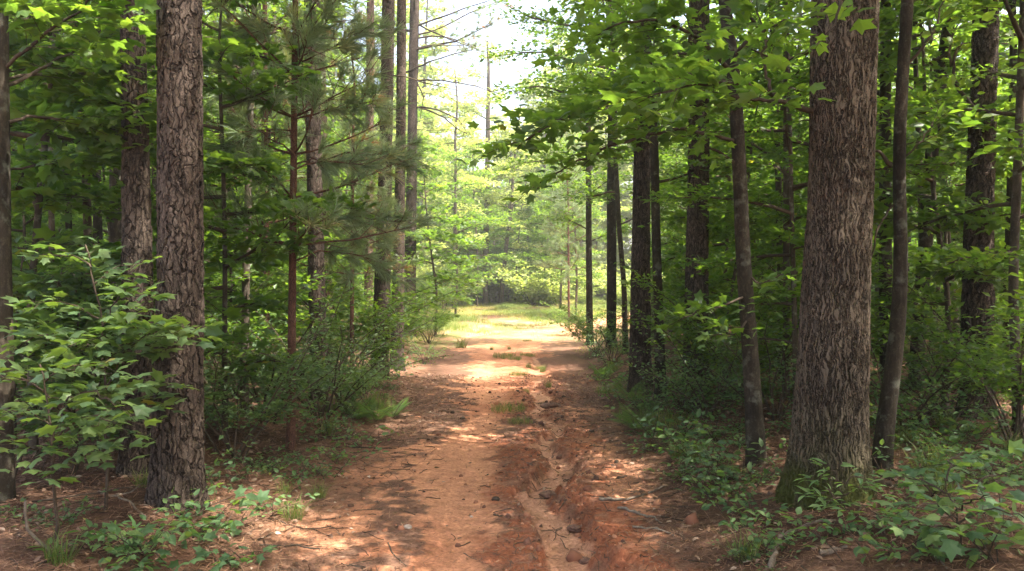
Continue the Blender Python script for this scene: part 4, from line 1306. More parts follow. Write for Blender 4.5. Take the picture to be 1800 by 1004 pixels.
# big broad-leaved saplings at the left front
def stemmed(name, label, cat, base, stems, limbs, kind, size, spacing, mat, Ltw, per, dd=0.0, tint=(.5, .2), rng=rs, sub=.12, wood='twig_bark'):
    bp = base_px(*base)
    root = thing(name, label, cat, bp)
    d = bp[1]
    lb, wd, lf = [], MB(), MB()
    LV = Leaves(rng, sub)
    for pix, doff, r in stems:
        limb_px(lb, pix, np.linspace(d, d + doff, len(pix)), r, r * .4, bp)
    for pix, d0, d1 in limbs:
        p = limb_px(lb, pix, np.linspace(d + d0, d + d1, len(pix)), .006, .0025, bp, 5)
        L = np.linalg.norm(np.diff(p, axis=0), axis=1).sum()
        LV.limb(p, Ltw, max(5, int(L * per)), .15, (35, 75), .05)
    LV.build(lf, wd, kind, size, spacing, twr=.0025, tint=tint, jit=.3)
    ks = [link('stem', b.mesh('stem', True, MAT[wood]), root) for b in lb[:len(stems)]]
    root_ = assemble(root, None, wd, lf, mat, wood, lb[len(stems):], 'foliage')
    KIDS[root.name] += ks
    return root_


stemmed('broad_leaved_sapling', 'large star-leaved sapling whose leafy tip crosses in front of the big scaly pine', 'sapling', (185, 900),
        [([(185, 905), (190, 780), (185, 650), (170, 520), (150, 430)], .1, .011)],
        [([(186, 680), (230, 600), (290, 575), (345, 575)], 0, -.5), ([(186, 640), (220, 580), (250, 565), (280, 570)], 0, -.4), ([(178, 590), (200, 530), (225, 505), (245, 510)], 0, -.3),
         ([(188, 720), (215, 695), (240, 675), (255, 672)], 0, -.3), ([(180, 620), (120, 590), (60, 590), (20, 610)], 0, -.3), ([(174, 560), (120, 530), (70, 530)], 0, -.2), ([(165, 500), (200, 470), (240, 465)], 0, .2),
         ([(188, 700), (140, 690), (90, 700)], 0, -.4), ([(186, 650), (200, 610), (180, 590), (140, 600)], 0, -.6), ([(160, 470), (130, 450), (90, 450)], 0, .2), ([(188, 700), (200, 720), (180, 735)], 0, -.5)],
        'star', .105, .060, 'shrub_leaf', .38, 18, tint=(.55, .25))
stemmed('broad_leaved_sapling', 'leafy sapling with drooping pale leaves at the lower left edge of the photo', 'sapling', (98, 965),
        [([(98, 970), (97, 880), (92, 800), (88, 720), (70, 640)], -.1, .010)],
        [([(92, 780), (130, 740), (175, 730), (205, 745)], 0, -.2), ([(90, 750), (50, 720), (15, 725)], 0, -.2), ([(90, 720), (130, 690), (170, 690), (215, 720)], 0, -.3), ([(88, 700), (40, 660), (0, 660)], 0, -.1),
         ([(80, 670), (120, 640), (170, 640)], 0, -.2), ([(93, 800), (130, 790), (150, 780)], 0, -.2), ([(92, 790), (60, 790), (20, 770)], 0, -.3)],
        'star', .10, .060, 'shrub_leaf', .36, 17, tint=(.55, .25))
stemmed('broad_leaved_sapling', 'dim leafy sapling standing behind the lower left shrubs beside the dark pine', 'sapling', (20, 850),
        [([(20, 855), (22, 720), (25, 600), (40, 450)], .2, .016), ([(20, 850), (60, 700), (90, 560), (110, 470)], .4, .012)],
        [([(24, 620), (80, 560), (140, 540), (180, 555)], .2, .0), ([(26, 560), (70, 500), (140, 470), (190, 480)], .2, .1), ([(30, 520), (10, 490), (-20, 490)], .2, .1), ([(24, 660), (60, 640), (110, 640)], .1, -.1),
         ([(40, 460), (80, 430), (130, 430)], .2, .3), ([(80, 600), (130, 620), (170, 630), (205, 622)], .3, .2), ([(100, 500), (150, 510), (180, 518), (215, 535)], .4, .2), ([(22, 700), (50, 690), (90, 690)], .1, -.1), ([(60, 690), (100, 720), (150, 760)], .2, 0)],
        'star', .105, .06, 'shrub_leaf', .5, 17, tint=(.45, .25))
stemmed('broad_leaved_sapling', 'dark leafy sapling between the pale cut-off tree and the dark pine, behind the front saplings', 'sapling', (130, 835),
        [([(130, 838), (128, 720), (135, 600), (145, 440)], .1, .013), ([(130, 838), (170, 700), (205, 560)], .2, .010)],
        [([(132, 640), (80, 610), (20, 600)], 0, .1), ([(136, 590), (190, 570), (230, 580)], 0, 0), ([(140, 520), (90, 490), (40, 480)], 0, .1), ([(142, 480), (180, 460), (225, 470)], 0, .1), ([(130, 700), (80, 700), (30, 690)], 0, 0), ([(180, 660), (220, 650), (250, 660)], .1, .1), ([(150, 760), (190, 745), (230, 755)], .1, 0), ([(130, 740), (90, 750), (50, 745)], 0, -.1)],
        'star', .105, .06, 'shrub_leaf', .5, 16, tint=(.4, .25))
stemmed('broad_leaved_sapling', 'leggy sapling with big dark leaves in the lower right corner', 'sapling', (1688, 985),
        [([(1688, 990), (1685, 930), (1675, 880), (1660, 840)], .0, .007)],
        [([(1684, 920), (1730, 895), (1780, 900), (1830, 920)], 0, -.2), ([(1682, 910), (1640, 885), (1590, 895)], 0, -.2), ([(1678, 880), (1720, 845), (1770, 830)], 0, .1), ([(1672, 870), (1630, 845), (1590, 840)], 0, .1), ([(1685, 930), (1640, 925), (1600, 915)], 0, -.4),
         ([(1665, 845), (1670, 810), (1700, 795)], 0, .2), ([(1680, 900), (1700, 880), (1740, 870)], 0, -.3)],
        'star', .095, .065, 'seedling_leaf', .26, 13, tint=(.35, .22))
stemmed('compound_leaved_seedling', 'fresh green seedling with whorled pointed leaves in front of the oak foot', 'seedling', (1476, 915),
        [([(1476, 920), (1478, 880), (1470, 830)], .0, .006)],
        [([(1477, 880), (1450, 862), (1425, 868)], 0, -.1), ([(1477, 870), (1510, 855), (1535, 862)], 0, -.1), ([(1475, 850), (1455, 838), (1432, 842)], 0, -.05), ([(1474, 850), (1500, 838), (1525, 845)], 0, -.05), ([(1477, 885), (1480, 880), (1487, 895)], 0, -.25), ([(1472, 835), (1465, 822), (1455, 818)], 0, 0), ([(1477, 875), (1465, 875), (1450, 890)], 0, -.2)],
        'narrow', .085, .04, 'seedling_leaf', .13, 26, tint=(.75, .12))

# ------------------------------------------------------------------ low plants
def seedling(name, cat, rng, kind, size, nst, h, mat, nl, tint=(.5, .2), lean=.8):
    root = thing(name, None, cat, (0, 0, 0))
    wd, lf = MB(), MB()
    LV = Leaves(rng, .2)
    for i in range(nst):
        az = i * 2.4 + rng.uniform(-.6, .6)
        L = h * rng.uniform(.5, 1.1)
        p = curve((rng.normal(0, h * .25), rng.normal(0, h * .25), -.02), (math.cos(az) * lean, math.sin(az) * lean, 1), L, 4, -.5, .12, rng)
        wd.tube(p, np.linspace(.0035, .0015, len(p)), 4)
        for j in range(nl):
            q = p[1 + j % (len(p) - 1)]
            a2 = rng.uniform(0, 6.28)
            LV.twig(q, nrm((math.cos(a2), math.sin(a2), .25)), h * rng.uniform(.18, .4))
        LV.twig(p[-1], nrm(p[-1] - p[-2]), h * .25)
    LV.build(lf, wd, kind, size, size * .55, twr=.0015, tint=tint, droop=.3)
    return assemble(root, None, wd, lf, mat, 'twig_bark', part='foliage')


def fern(rng, n, L):
    root = thing('fern', None, 'fern', (0, 0, 0))
    wd, lf = MB(), MB()
    for i in range(n):
        az = i * 2.4 + rng.uniform(-.4, .4)
        l = L * rng.uniform(.7, 1.1)
        p = curve((0, 0, -.01), (math.cos(az), math.sin(az), rng.uniform(.9, 1.8)), l, 9, -1.0, .04, rng)
        wd.tube(p, np.linspace(.003, .001, len(p)), 3)
        t = np.repeat(np.linspace(.12, .98, 22), 2)
        pos = np.stack([np.interp(t, np.linspace(0, 1, len(p)), p[:, k]) for k in range(3)], 1)
        tan = nrm(np.stack([np.interp(t, np.linspace(0, 1, len(p) - 1), np.diff(p, axis=0)[:, k]) for k in range(3)], 1))
        sd = nrm(np.cross(UP, tan)) * np.where(np.arange(len(t)) % 2, 1, -1)[:, None]
        al = nrm(sd + tan * .35 - UP * .15)
        nor = nrm(np.cross(al, np.cross(UP, al)) + UP * .3)
        nor = nrm(np.cross(np.cross(al, UP), al) * -1)
        nor = np.where(nor[:, 2:3] < 0, -nor, nor)
        fr = np.stack([al, np.cross(nor, al), nor], 1)
        sz = l * .23 * np.sin(np.clip(t * 1.05, 0, 1) * 2.6 + .35)
        lf.strips(pos, fr, np.maximum(sz, .01), *ovate_template(.055), np.clip(rng.normal(.62, .12, len(t)), 0, .8))
    return assemble(root, None, wd, lf, 'seedling_leaf', 'twig_bark', part='foliage')


def blades(mb, pos, L, rng, width=.005, tint=(.4, .2), lean=.5):
    n = len(pos)
    az = rng.uniform(0, 6.28, n)
    le = np.abs(rng.normal(lean, .25, n))
    dr = nrm(np.stack([np.cos(az) * le, np.sin(az) * le, np.ones(n)], 1))
    sd = np.stack([-np.sin(az), np.cos(az), np.zeros(n)], 1)
    L = L * rng.uniform(.5, 1.15, n)
    out = np.stack([np.cos(az), np.sin(az), np.zeros(n)], 1)
    w = width
    a, b = pos - sd * w / 2, pos + sd * w / 2
    mpt = pos + dr * (L * .55)[:, None]
    c, d = mpt + sd * w * .4, mpt - sd * w * .4
    tip = pos + dr * L[:, None] + out * (L * .28)[:, None] - UP * (L * .18)[:, None]
    V = np.stack([a, b, c, d, tip], 1).reshape(-1, 3)
    off = (np.arange(n) * 5)[:, None]
    mb.v.append(V)
    mb.f.append(np.array([[0, 1, 2, 3]]) + off + mb.n)
    mb.f.append(np.array([[3, 2, 4]]) + off + mb.n)
    mb.t.append(np.repeat(np.clip(rng.normal(*tint, n), 0, 1), 5))
    mb.n += 5 * n


def tuft(rng, n, r, L, tint=(.3, .2)):
    mb = MB()
    rr_, a_ = r * 1.7 * np.sqrt(rng.uniform(0, 1, n)), rng.uniform(0, 6.28, n)
    p = np.stack([rr_ * np.cos(a_), rr_ * np.sin(a_), np.full(n, -.01)], 1)
    blades(mb, p, L, rng, .006, tint, .5)
    o = link('grass_tuft', mb.mesh('grass_tuft', False, MAT['grass_blade']))
    tag(o, None, 'grass tuft')
    KIDS[o.name] = []
    return o


rs = np.random.default_rng(99)
SD = {'sprig': Placer(seedling('seedling', 'seedling', rs, 'ovate', .060, 6, .26, 'seedling_leaf', 4)),
      'star': Placer(seedling('seedling', 'seedling', rs, 'star', .09, 4, .28, 'seedling_leaf', 3, (.4, .2))),
      'leafy': Placer(seedling('seedling', 'seedling', rs, 'ovate', .080, 7, .33, 'seedling_leaf', 4, (.5, .25))),
      'tiny': Placer(seedling('seedling', 'seedling', rs, 'diamond', .038, 9, .24, 'shrub_leaf', 6)),
      'tall': Placer(seedling('seedling', 'seedling', rs, 'ovate', .075, 4, .50, 'shrub_leaf', 7, (.4, .2), .4)),
      'fern': Placer(fern(rs, 9, .5)),
      'tuft': Placer(tuft(rs, 90, .05, .30)),
      'mound': Placer(tuft(rs, 240, .17, .20, (.42, .24)))}
for px, py, k, sc, lab in [
    (330, 955, 'leafy', 1.15, 'leafy pale seedling below the foot of the big scaly pine'), (262, 975, 'leafy', 1.0, 'leafy seedling left of the one below the scaly pine'), (395, 945, 'star', 1.0, 'lobed-leaf seedling right of the scaly pine foot'),
    (205, 995, 'leafy', .8, 'low seedling at the bottom edge, left of the scaly pine'), (425, 985, 'star', .9, 'lobed seedling at the bottom edge near the path'), (335, 910, 'sprig', 1.0, 'small sprig growing at the scaly pine foot'),
    (300, 1000, 'star', 1.1, 'dark lobed seedling cut by the bottom edge'), (412, 858, 'tall', .8, 'upright bright sprig right of the scaly pine'), (470, 905, 'sprig', .9, 'thin sprig on the needles at the left path bank'),
    (520, 850, 'sprig', 1.0, 'sprig halfway up the left path bank'), (560, 835, 'tiny', 1.1, 'tiny-leaved plant on the left path bank'), (600, 815, 'leafy', .75, 'seedling at the left path edge'), (640, 790, 'sprig', 1.2, 'greyish-green sprig at the left path edge'),
    (610, 770, 'tall', .9, 'taller seedling at the left path edge under the shrubs'), (660, 742, 'fern', 1.0, 'bright fern at the left path edge'), (690, 735, 'fern', .8, 'yellow-green fern nearest the path'), (630, 738, 'fern', .9, 'fern in front of the rounded shrub'),
    (1250, 845, 'tall', 1.1, 'dark leafy seedling at the right path bank'), (1290, 850, 'tall', 1.0, 'leafy seedling at the foot of the slim mottled tree'), (1225, 815, 'sprig', 1.2, 'sprig on the right path bank above the roots'), (1265, 885, 'tall', .9, 'seedling with drooping leaves left of the mossy oak foot'),
    (1355, 975, 'leafy', .8, 'upright bright seedling beside the fallen branch'), (1335, 925, 'sprig', 1.0, 'small sprig left of the mossy oak foot'), (1400, 960, 'sprig', .8, 'sprig growing past the fallen branch'), (1540, 985, 'leafy', 1.0, 'leafy seedling in front of the oak at the bottom edge'), (1610, 975, 'star', 1.1, 'lobed seedling between oak and lower right corner'),
    (1500, 950, 'star', .8, 'lobed seedling under the whorled oak seedling'), (1570, 930, 'sprig', 1.1, 'sprig right of the oak foot'), (1770, 985, 'leafy', 1.2, 'leafy seedling in the lower right corner'), (1740, 930, 'tall', 1.0, 'dense seedling behind the lower right sapling'), (1640, 870, 'leafy', .9, 'seedling right of the oak root'),
    (1720, 840, 'leafy', 1.1, 'pale seedling below the broad dark pine'), (1600, 840, 'tall', .8, 'seedling beside the grey bent tree foot'), (1660, 800, 'leafy', 1.1, 'sunlit seedling between the grey bent tree and the broad pine'), (1705, 790, 'tall', .9, 'seedling at the left of the broad dark pine foot'), (1620, 785, 'sprig', 1.3, 'sunlit sprig beyond the grey bent tree'),
    (1180, 745, 'mound', 1.1, 'green mound right of the path-edge pine foot'), (1210, 770, 'tiny', 1.5, 'fine-leaved plant on the right bank below the shrubs'), (1250, 775, 'tiny', 1.6, 'fine-leaved plant left of the slim mottled tree'), (1150, 720, 'tiny', 1.3, 'fine-leaved plant at the path-edge pine foot'), (1085, 705, 'sprig', 1.0, 'sprig at the left of the path-edge pine foot'),
    (1060, 665, 'fern', .9, 'green fern on the right path edge'), (1100, 740, 'tuft', .9, 'grass tuft on the right path bank'), (1075, 690, 'mound', .9, 'grassy mound at the right path edge'), (895, 722, 'mound', .85, 'low green grass patch in the middle of the path beside the wash'), (915, 745, 'mound', .55, 'small grass patch right beside the wash'),
    (885, 628, 'mound', 1.0, 'grass tuft in the middle of the path near the clearing'), (905, 632, 'mound', .6, 'smaller grass tuft at the path middle near the clearing'), (810, 612, 'tuft', 1.6, 'grass tuft at the left path edge near the clearing'), (515, 915, 'tuft', .75, 'arching grass tuft on the left path bank'), (500, 870, 'tuft', .55, 'thin grass tuft on the left bank'),
    (105, 990, 'tuft', .8, 'grass tuft in the lower left corner'), (250, 855, 'tuft', .6, 'grass tuft at the dark pine foot'), (660, 720, 'tuft', 1.2, 'grass tuft between the ferns'), (560, 875, 'tuft', .6, 'little grass tuft on the bare left bank'), (1310, 985, 'tuft', .8, 'thin grass tuft left of the fallen branch')]:
    SD[k].put(base_px(px, py), rs.uniform(0, 6.28), sc, lab, None)
pos, rr = scatter(230, (4.6, 17), .33, 141, lambda x, y: abs(x - path_c(y)) > path_w(y) + .15 + .4 * (x < 0) and all((x - a) ** 2 + (y - b) ** 2 > .12 for a, b in mains), .6, .66)
for i, (x, y) in enumerate(pos):
    s = sector(x, y)
    k = ('sprig', 'star', 'leafy', 'tiny', 'tall', 'tuft', 'sprig', 'leafy', 'fern')[rr.integers(0, 9)]
    if y < 7:
        k = ('sprig', 'tiny', 'sprig', 'tuft')[rr.integers(0, 4)]
    if k == 'fern':
        lab, g = f'small fern on the shaded forest floor {s}', f'ferns on the forest floor {s}'
    elif k == 'tuft':
        lab, g = f'thin grass tuft on the forest floor {s}', f'grass tufts on the forest floor {s}'
    else:
        lab, g = f'low seedling on the needle-covered forest floor {s}', f'seedlings on the forest floor {s}'
    SD[k].put((x, y, ground(x, y)), rr.uniform(0, 6.28), rr.uniform(.6, 1.15), lab, g)

rr = np.random.default_rng(161)
for i in range(12):
    y = rr.uniform(9, 25)
    x = rr.normal(.12, .16 + .012 * y)
    SD['tuft' if i % 3 else 'mound'].put((x, y, ground(x, y)), rr.uniform(0, 6.28), rr.uniform(.35, .75), 'small thin grass tuft along the middle of the path', 'thin grass tufts along the middle of the path')
pos, rr = scatter(130, (5.2, 14), .26, 151, lambda x, y: (1.5 < x < 4.6 or -3.6 < x < -1.75) and y > 5.2 + (x < 0) * 1.2 and all((x - a) ** 2 + (y - b) ** 2 > .07 for a, b in mains), .6, .66)
for x, y in pos:
    k = ('tiny', 'sprig', 'tiny', 'tall', 'tuft')[rr.integers(0, 5)]
    side = 'right' if x > 0 else 'left'
    lab, g = (f'thin grass tuft on the {side} bank of the path', f'grass tufts on the {side} bank of the path') if k == 'tuft' else (f'small leafy plant on the {side} bank of the path', f'small plants on the {side} bank of the path')
    SD[k].put((x, y, ground(x, y)), rr.uniform(0, 6.28), rr.uniform(.6, 1.2), lab, g)

# ------------------------------------------------------------------ grass in the clearing, litter on the ground (uncountable)
rs = np.random.default_rng(303)
n = 300000
y = np.sqrt(rs.uniform(15 ** 2, 56 ** 2, n))
x = rs.uniform(-9, 12, n)
c, w_ = path_c(y), path_w(y)
left, rightb = np.interp(y, [18, 24, 32, 50], [-2.3, -4.3, -5.6, -7]), np.interp(y, [15, 18, 24, 30, 36, 50], [2.3, 2.9, 3.4, 3.6, 5, 10])
dens = sstep(.36, .62, fbm(x / 1.3, y / 2.2, 3, 9)) * (x > left) * (x < rightb)
onp = np.abs(x - c) < w_ * (.72 + .4 * vnoise(x * 2, y, 4))
dens = np.where(onp, dens * .02, dens) * np.where(y < 23, (x > c + w_ * .85) * .8, np.where((y < 26) & (x < c), (1 - sstep(-2.4, -1.2, x)) * .8, 1))
k = rs.uniform(size=n) < dens
mb = MB()
gp = sstep(.35, .65, fbm(x / 1.6, y / 3, 3, 14))
hh_ = .5 + .5 * sstep(.2, 2.0, np.abs(x - c) - w_)
blades(mb, np.stack([x, y, ground(x, y) - .02], 1)[k], ((.20 + .22 * gp) * hh_)[k], rs, .010, (0, .13), .45)
mb.t[-1] = np.clip(mb.t[-1] + np.repeat(.75 - .5 * gp[k], 5), 0, 1)
tag(link('grass', mb.mesh('grass', False, MAT['grass_blade'])), 'sunlit pale green and straw grass covering the clearing', None, None, 'stuff')

n = 200000
y = np.sqrt(rs.uniform(3.6 ** 2, 13 ** 2, n))
x = rs.uniform(-1, 1, n) * (.68 * y + .5)
u = np.abs(x - path_c(y)) - path_w(y)
k = rs.uniform(size=n) < np.clip(sstep(-.5, .5, u + .8 * (fbm(x * 1.3, y * 1.3, 3, 71) - .5)), .05, 1)
x, y = x[k], y[k]
n = len(x)
mb = MB()
al = nrm(np.stack([rs.normal(size=n), rs.normal(size=n), rs.normal(0, .12, n)], 1))
nor = nrm(UP + rs.normal(0, .3, (n, 3)))
sd = nrm(np.cross(nor, al))
nor = np.cross(al, sd)
W = .017
tp = np.array([(0, W, 0), (0, -W, 0), (.5, -W + .03, .05), (.5, W + .03, .05), (1, .01, 0)])
mb.strips(np.stack([x, y, ground(x, y) + rs.uniform(.0, .024, n)], 1), np.stack([al, sd, nor], 1), rs.uniform(.05, .13, n), tp, [(0, 1, 2, 3), (3, 2, 4)], np.clip(rs.normal(.34, .26, n), 0, 1))
tag(link('pine_needle_litter', mb.mesh('needles', False, MAT['dry_needle'])), 'rust-brown fallen pine needles carpeting the forest floor', None, None, 'stuff')
n = 70000
y = np.sqrt(rs.uniform(3.6 ** 2, 15 ** 2, n))
x = path_c(y) + rs.uniform(-1, 1, n) * (path_w(y) + .8)
bb, si = cover(x, y)[:2]
gq = gully_dist(x, y)[0] - gully_w(x, y)
k = rs.uniform(size=n) < np.clip((1 - bb) * .9, .03, 1) * (gq > .02) * np.clip(si * 2, 0, 1)
x, y = x[k], y[k]
n = len(x)
al = nrm(np.stack([rs.normal(size=n), rs.normal(size=n), rs.normal(0, .25, n)], 1))
nor = nrm(UP + rs.normal(0, .4, (n, 3)))
sd = nrm(np.cross(nor, al))
mb = MB()
W = .05
tp = np.array([(0, W, 0), (0, -W, 0), (.5, -W + .03, .06), (.5, W + .03, .06), (1, .01, 0)])
mb.strips(np.stack([x, y, ground(x, y) + rs.uniform(.0, .010, n)], 1), np.stack([al, sd, np.cross(al, sd)], 1), rs.uniform(.02, .075, n), tp, [(0, 1, 2, 3), (3, 2, 4)], np.clip(rs.normal(.40, .30, n), 0, 1))
tag(link('path_debris', mb.mesh('path_debris', False, MAT['dry_needle'])), 'dark bark and needle crumbs strewn over the dirt path', None, None, 'stuff')
n = 24000
y = np.sqrt(rs.uniform(3.7 ** 2, 15 ** 2, n))
x = rs.uniform(-1, 1, n) * (.68 * y + .5)
u = np.abs(x - path_c(y)) - path_w(y)
k = rs.uniform(size=n) < np.clip(sstep(-.6, .4, u), .05, 1)
x, y = x[k], y[k]
n = len(x)
al = nrm(np.stack([rs.normal(size=n), rs.normal(size=n), rs.normal(0, .25, n)], 1))
nor = nrm(UP + rs.normal(0, .4, (n, 3)))
sd = nrm(np.cross(nor, al))
mb = MB()
mb.strips(np.stack([x, y, ground(x, y) + rs.uniform(.004, .02, n)], 1), np.stack([al, sd, np.cross(al, sd)], 1), rs.uniform(.018, .062, n), *TEMPL['ovate'], np.clip(rs.normal(.45, .25, n), 0, 1))
tag(link('fallen_leaves', mb.mesh('fallen_leaves', False, MAT['dead_leaf'])), 'dry brown and pale leaves scattered over the ground', None, None, 'stuff')
mb = MB()
for i in range(2000):
    y0 = math.sqrt(rs.uniform(3.8 ** 2, 12 ** 2))
    x0 = rs.uniform(-1, 1) * min(.66 * y0, 3.6)
    if abs(x0 - path_c(y0) + .33) < .35 and rs.uniform() < .75:
        continue
    a = rs.uniform(0, 6.28)
    L = rs.uniform(.04, .22)
    q = np.linspace(0, 1, 4)
    px_, py_ = x0 + math.cos(a) * L * q + rs.normal(0, .008, 4), y0 + math.sin(a) * L * q + rs.normal(0, .008, 4)
    mb.tube(np.stack([px_, py_, ground(px_, py_) + .004], 1), rs.uniform(.0015, .004), 4, False)
for i in range(700):
    y0 = math.sqrt(rs.uniform(3.8 ** 2, 14 ** 2))
    x0 = rs.uniform(-1, 1) * (.66 * y0 + .5)
    if abs(x0 - path_c(y0)) < path_w(y0) + .1:
        continue
    a = rs.uniform(0, 6.28)
    L = rs.uniform(.15, .65)
    q = np.linspace(0, 1, 6)
    px_, py_ = x0 + math.cos(a) * L * q + rs.normal(0, .014, 6), y0 + math.sin(a) * L * q + rs.normal(0, .014, 6)
    mb.tube(np.stack([px_, py_, ground(px_, py_) + rs.uniform(.006, .05)], 1), np.linspace(1, .5, 6) * rs.uniform(.002, .007), 5, False)
tag(link('twig_litter', mb.mesh('twig_litter', True, MAT['twig_bark'])), 'tiny broken twigs and bark bits strewn over the soil', None, None, 'stuff')


# ------------------------------------------------------------------ roots, sticks, cones, stones
def stick(name, label, cat, pix, r, mat, forks=(), lift=.5, group=None):
    bp = base_px(*pix[0])
    P = np.array([base_px(*p) for p in pix])
    q = np.linspace(0, 1, len(P))
    t = np.linspace(0, 1, len(P) * 4)
    pp = np.stack([np.interp(t, q, P[:, k]) for k in range(3)], 1)
    pp[1:-1] = (pp[:-2] + 2 * pp[1:-1] + pp[2:]) / 4
    pp[:, 2] = ground(pp[:, 0], pp[:, 1]) + r * lift
    pp += rs.normal(0, r * .3, pp.shape)
    mb = MB()
    mb.tube(pp - bp, r * np.interp(t, [0, .1, 1], [.8, 1, .45]) * rs.uniform(.85, 1.15, len(t)), 8)
    for f, dx, dy, dz, L in forks:
        s0 = pp[int(f * (len(pp) - 1))]
        mb.tube(np.array([s0, s0 + np.array([dx, dy, dz]) * L * .5 + rs.normal(0, .01, 3), s0 + np.array([dx, dy, dz]) * L]) - bp, [r * .5, r * .4, r * .2], 6)
    o = link(name, mb.mesh(name, True, MAT[mat]), None, bp)
    return tag(o, label, cat, group)


stick('fallen_branch', 'thick bent grey fallen branch on the ground in front of the oak', 'branch', [(1352, 1010), (1362, 978), (1372, 948), (1420, 926), (1468, 916)], .020, 'dead_wood', [(.45, .5, .5, .5, .12)])
stick('fallen_branch', 'pale fallen branch propped at the foot of the dark pine on the left', 'branch', [(172, 868), (190, 872), (225, 886), (258, 912)], .012, 'dead_wood', [(.5, .6, .2, .3, .25)])
stick('fallen_branch', 'thin straight dead stick pointing at the big scaly pine foot', 'branch', [(228, 886), (265, 890), (300, 900)], .006, 'dead_wood')
stick('fallen_branch', 'pale knotted stick in the lower right corner', 'branch', [(1640, 915), (1655, 940), (1645, 970), (1665, 1005)], .010, 'dead_wood')
stick('fallen_branch', 'short broken log on the ground right of the fallen bent branch', 'branch', [(1440, 978), (1470, 970), (1488, 968)], .022, 'dead_wood')
stick('fallen_branch', 'long dark stick lying right of the grey bent tree', 'branch', [(1545, 838), (1580, 850), (1620, 868)], .020, 'twig_bark')
stick('tree_root', 'long exposed root arching over the right path edge', 'root', [(1053, 880), (1085, 883), (1120, 876), (1150, 866), (1172, 856)], .014, 'dead_wood', lift=.8)
stick('tree_root', 'exposed root below the longest one on the right path edge', 'root', [(1088, 896), (1120, 906), (1150, 914), (1162, 922)], .012, 'dead_wood', lift=.8)
stick('tree_root', 'forked pale root lowest on the right path edge', 'root', [(1112, 930), (1150, 930), (1185, 944)], .010, 'dead_wood', [(.5, .4, -.5, 0, .15)], lift=.8)
stick('tree_root', 'dark root running from the right side of the oak foot', 'root', [(1530, 850), (1560, 856), (1600, 862)], .028, 'twig_bark')
stick('stick', 'thin curved stick on the left half of the path at the bottom', 'stick', [(682, 955), (690, 975), (715, 998)], .006, 'twig_bark')
stick('stick', 'short dark stick on the bare sand left of the wash', 'stick', [(868, 906), (882, 909)], .009, 'twig_bark')
stick('stick', 'thin stick low on the bare sand near the bottom edge', 'stick', [(815, 974), (838, 986)], .004, 'twig_bark')
stick('stick', 'short dark stick beside the wash on the right bank', 'stick', [(1084, 842), (1104, 838)], .012, 'twig_bark')
stick('stick', 'thin brown stick lying on the left bank near the tufts', 'stick', [(480, 912), (510, 924), (550, 932), (585, 945)], .006, 'twig_bark')
stick('stick', 'dark stick caught across the upper wash', 'stick', [(965, 775), (1000, 770)], .010, 'twig_bark')
stick('stick', 'small stick at the far end of the wash', 'stick', [(975, 742), (995, 740)], .012, 'twig_bark')
stick('stick', 'pale thin stick on the left path edge beyond the cones', 'stick', [(750, 725), (780, 732)], .009, 'dead_wood')
stick('bare_stem', 'bare crooked dead stem rising at the lower left edge', 'dead stem', [(95, 985), (85, 968)], .009, 'dead_wood')
bs = COL.objects[-1]
bp = np.array(bs.location)
mb = MB()
pp = np.array([at(x_, y_, bp[1] + .02) - bp for x_, y_ in [(96, 1000), (88, 970), (62, 945), (48, 930), (44, 900), (45, 880)]])
mb.tube(pp, np.linspace(.011, .007, 6), 7)
bs.data = mb.mesh('bare_stem', True, MAT['dead_wood'])


def lump(name, label, cat, px, py, r, mat, squash=.7, group=None, rough=.3, cone=False):
    bp = base_px(px, py)
    th, ph = np.meshgrid(np.linspace(0, 2 * math.pi, 18, endpoint=False), np.linspace(0.02, math.pi - .02, 11))
    n1 = fbm(np.cos(th) * 1.5 * np.sin(ph) + px, np.sin(th) * 1.5 + ph * 2 + py, 3, 7)
    rr = r * (1 - rough / 2 + rough * n1 * 1.3)
    if cone:
        rr = r * (1 + .22 * (((np.arange(11)[:, None] + np.arange(18)[None] // 2) % 2) * 2 - 1)) * np.ones_like(th)
    V = np.stack([rr * np.sin(ph) * np.cos(th) * (1.5 if cone else 1.15), rr * np.sin(ph) * np.sin(th), rr * np.cos(ph) * squash], -1).reshape(-1, 3)
    i = np.arange(10)[:, None] * 18
    j = np.arange(18)[None]
    k = (j + 1) % 18
    F = np.stack([i + j, i + 18 + j, i + 18 + k, i + k], -1).reshape(-1, 4)
    mb = MB()
    mb.add(V, F)
    o = link(name, mb.mesh(name, not cone, MAT[mat]), None, bp + UP * r * squash * .45, rs.uniform(0, 6.28))
    return tag(o, label, cat, group)


for px, py, lab in [(813, 737, 'pine cone on the debris left of the bare wheel track'), (861, 691, 'pine cone on the sunny sand in the middle of the path'), (878, 676, 'pine cone farthest up the path'), (910, 689, 'pine cone just left of the upper wash'),
                    (991, 699, 'pine cone right of the upper wash'), (871, 880, 'pine cone on bare sand beside the wash mound'), (1084, 814, 'pine cone on the right bank below the path-edge pine'), (795, 727, 'pine cone farthest left among those on the path'), (1040, 760, 'pine cone on the right bank near the grass tuft')]:
    lump('pine_cone', lab, 'pine cone', px, py, .021, 'twig_bark', .9, 'fallen pine cones on the path', cone=True)
lump('stone', 'pale angular stone on the left side of the path', 'stone', 717, 929, .027, 'stone', .6)
for px, py, r, lab in [(966, 872, .05, 'dark clod of earth and bark lying in the wash bend'), (968, 716, .09, 'dark mossy clod at the upper wash'), (1012, 938, .04, 'dark clump on the right wall of the lower wash'),
                       (1030, 990, .04, 'clod at the bottom edge beside the wash')]:
    lump('earth_clod', lab, 'clod', px, py, r, 'clod', .4, None, 1.3)
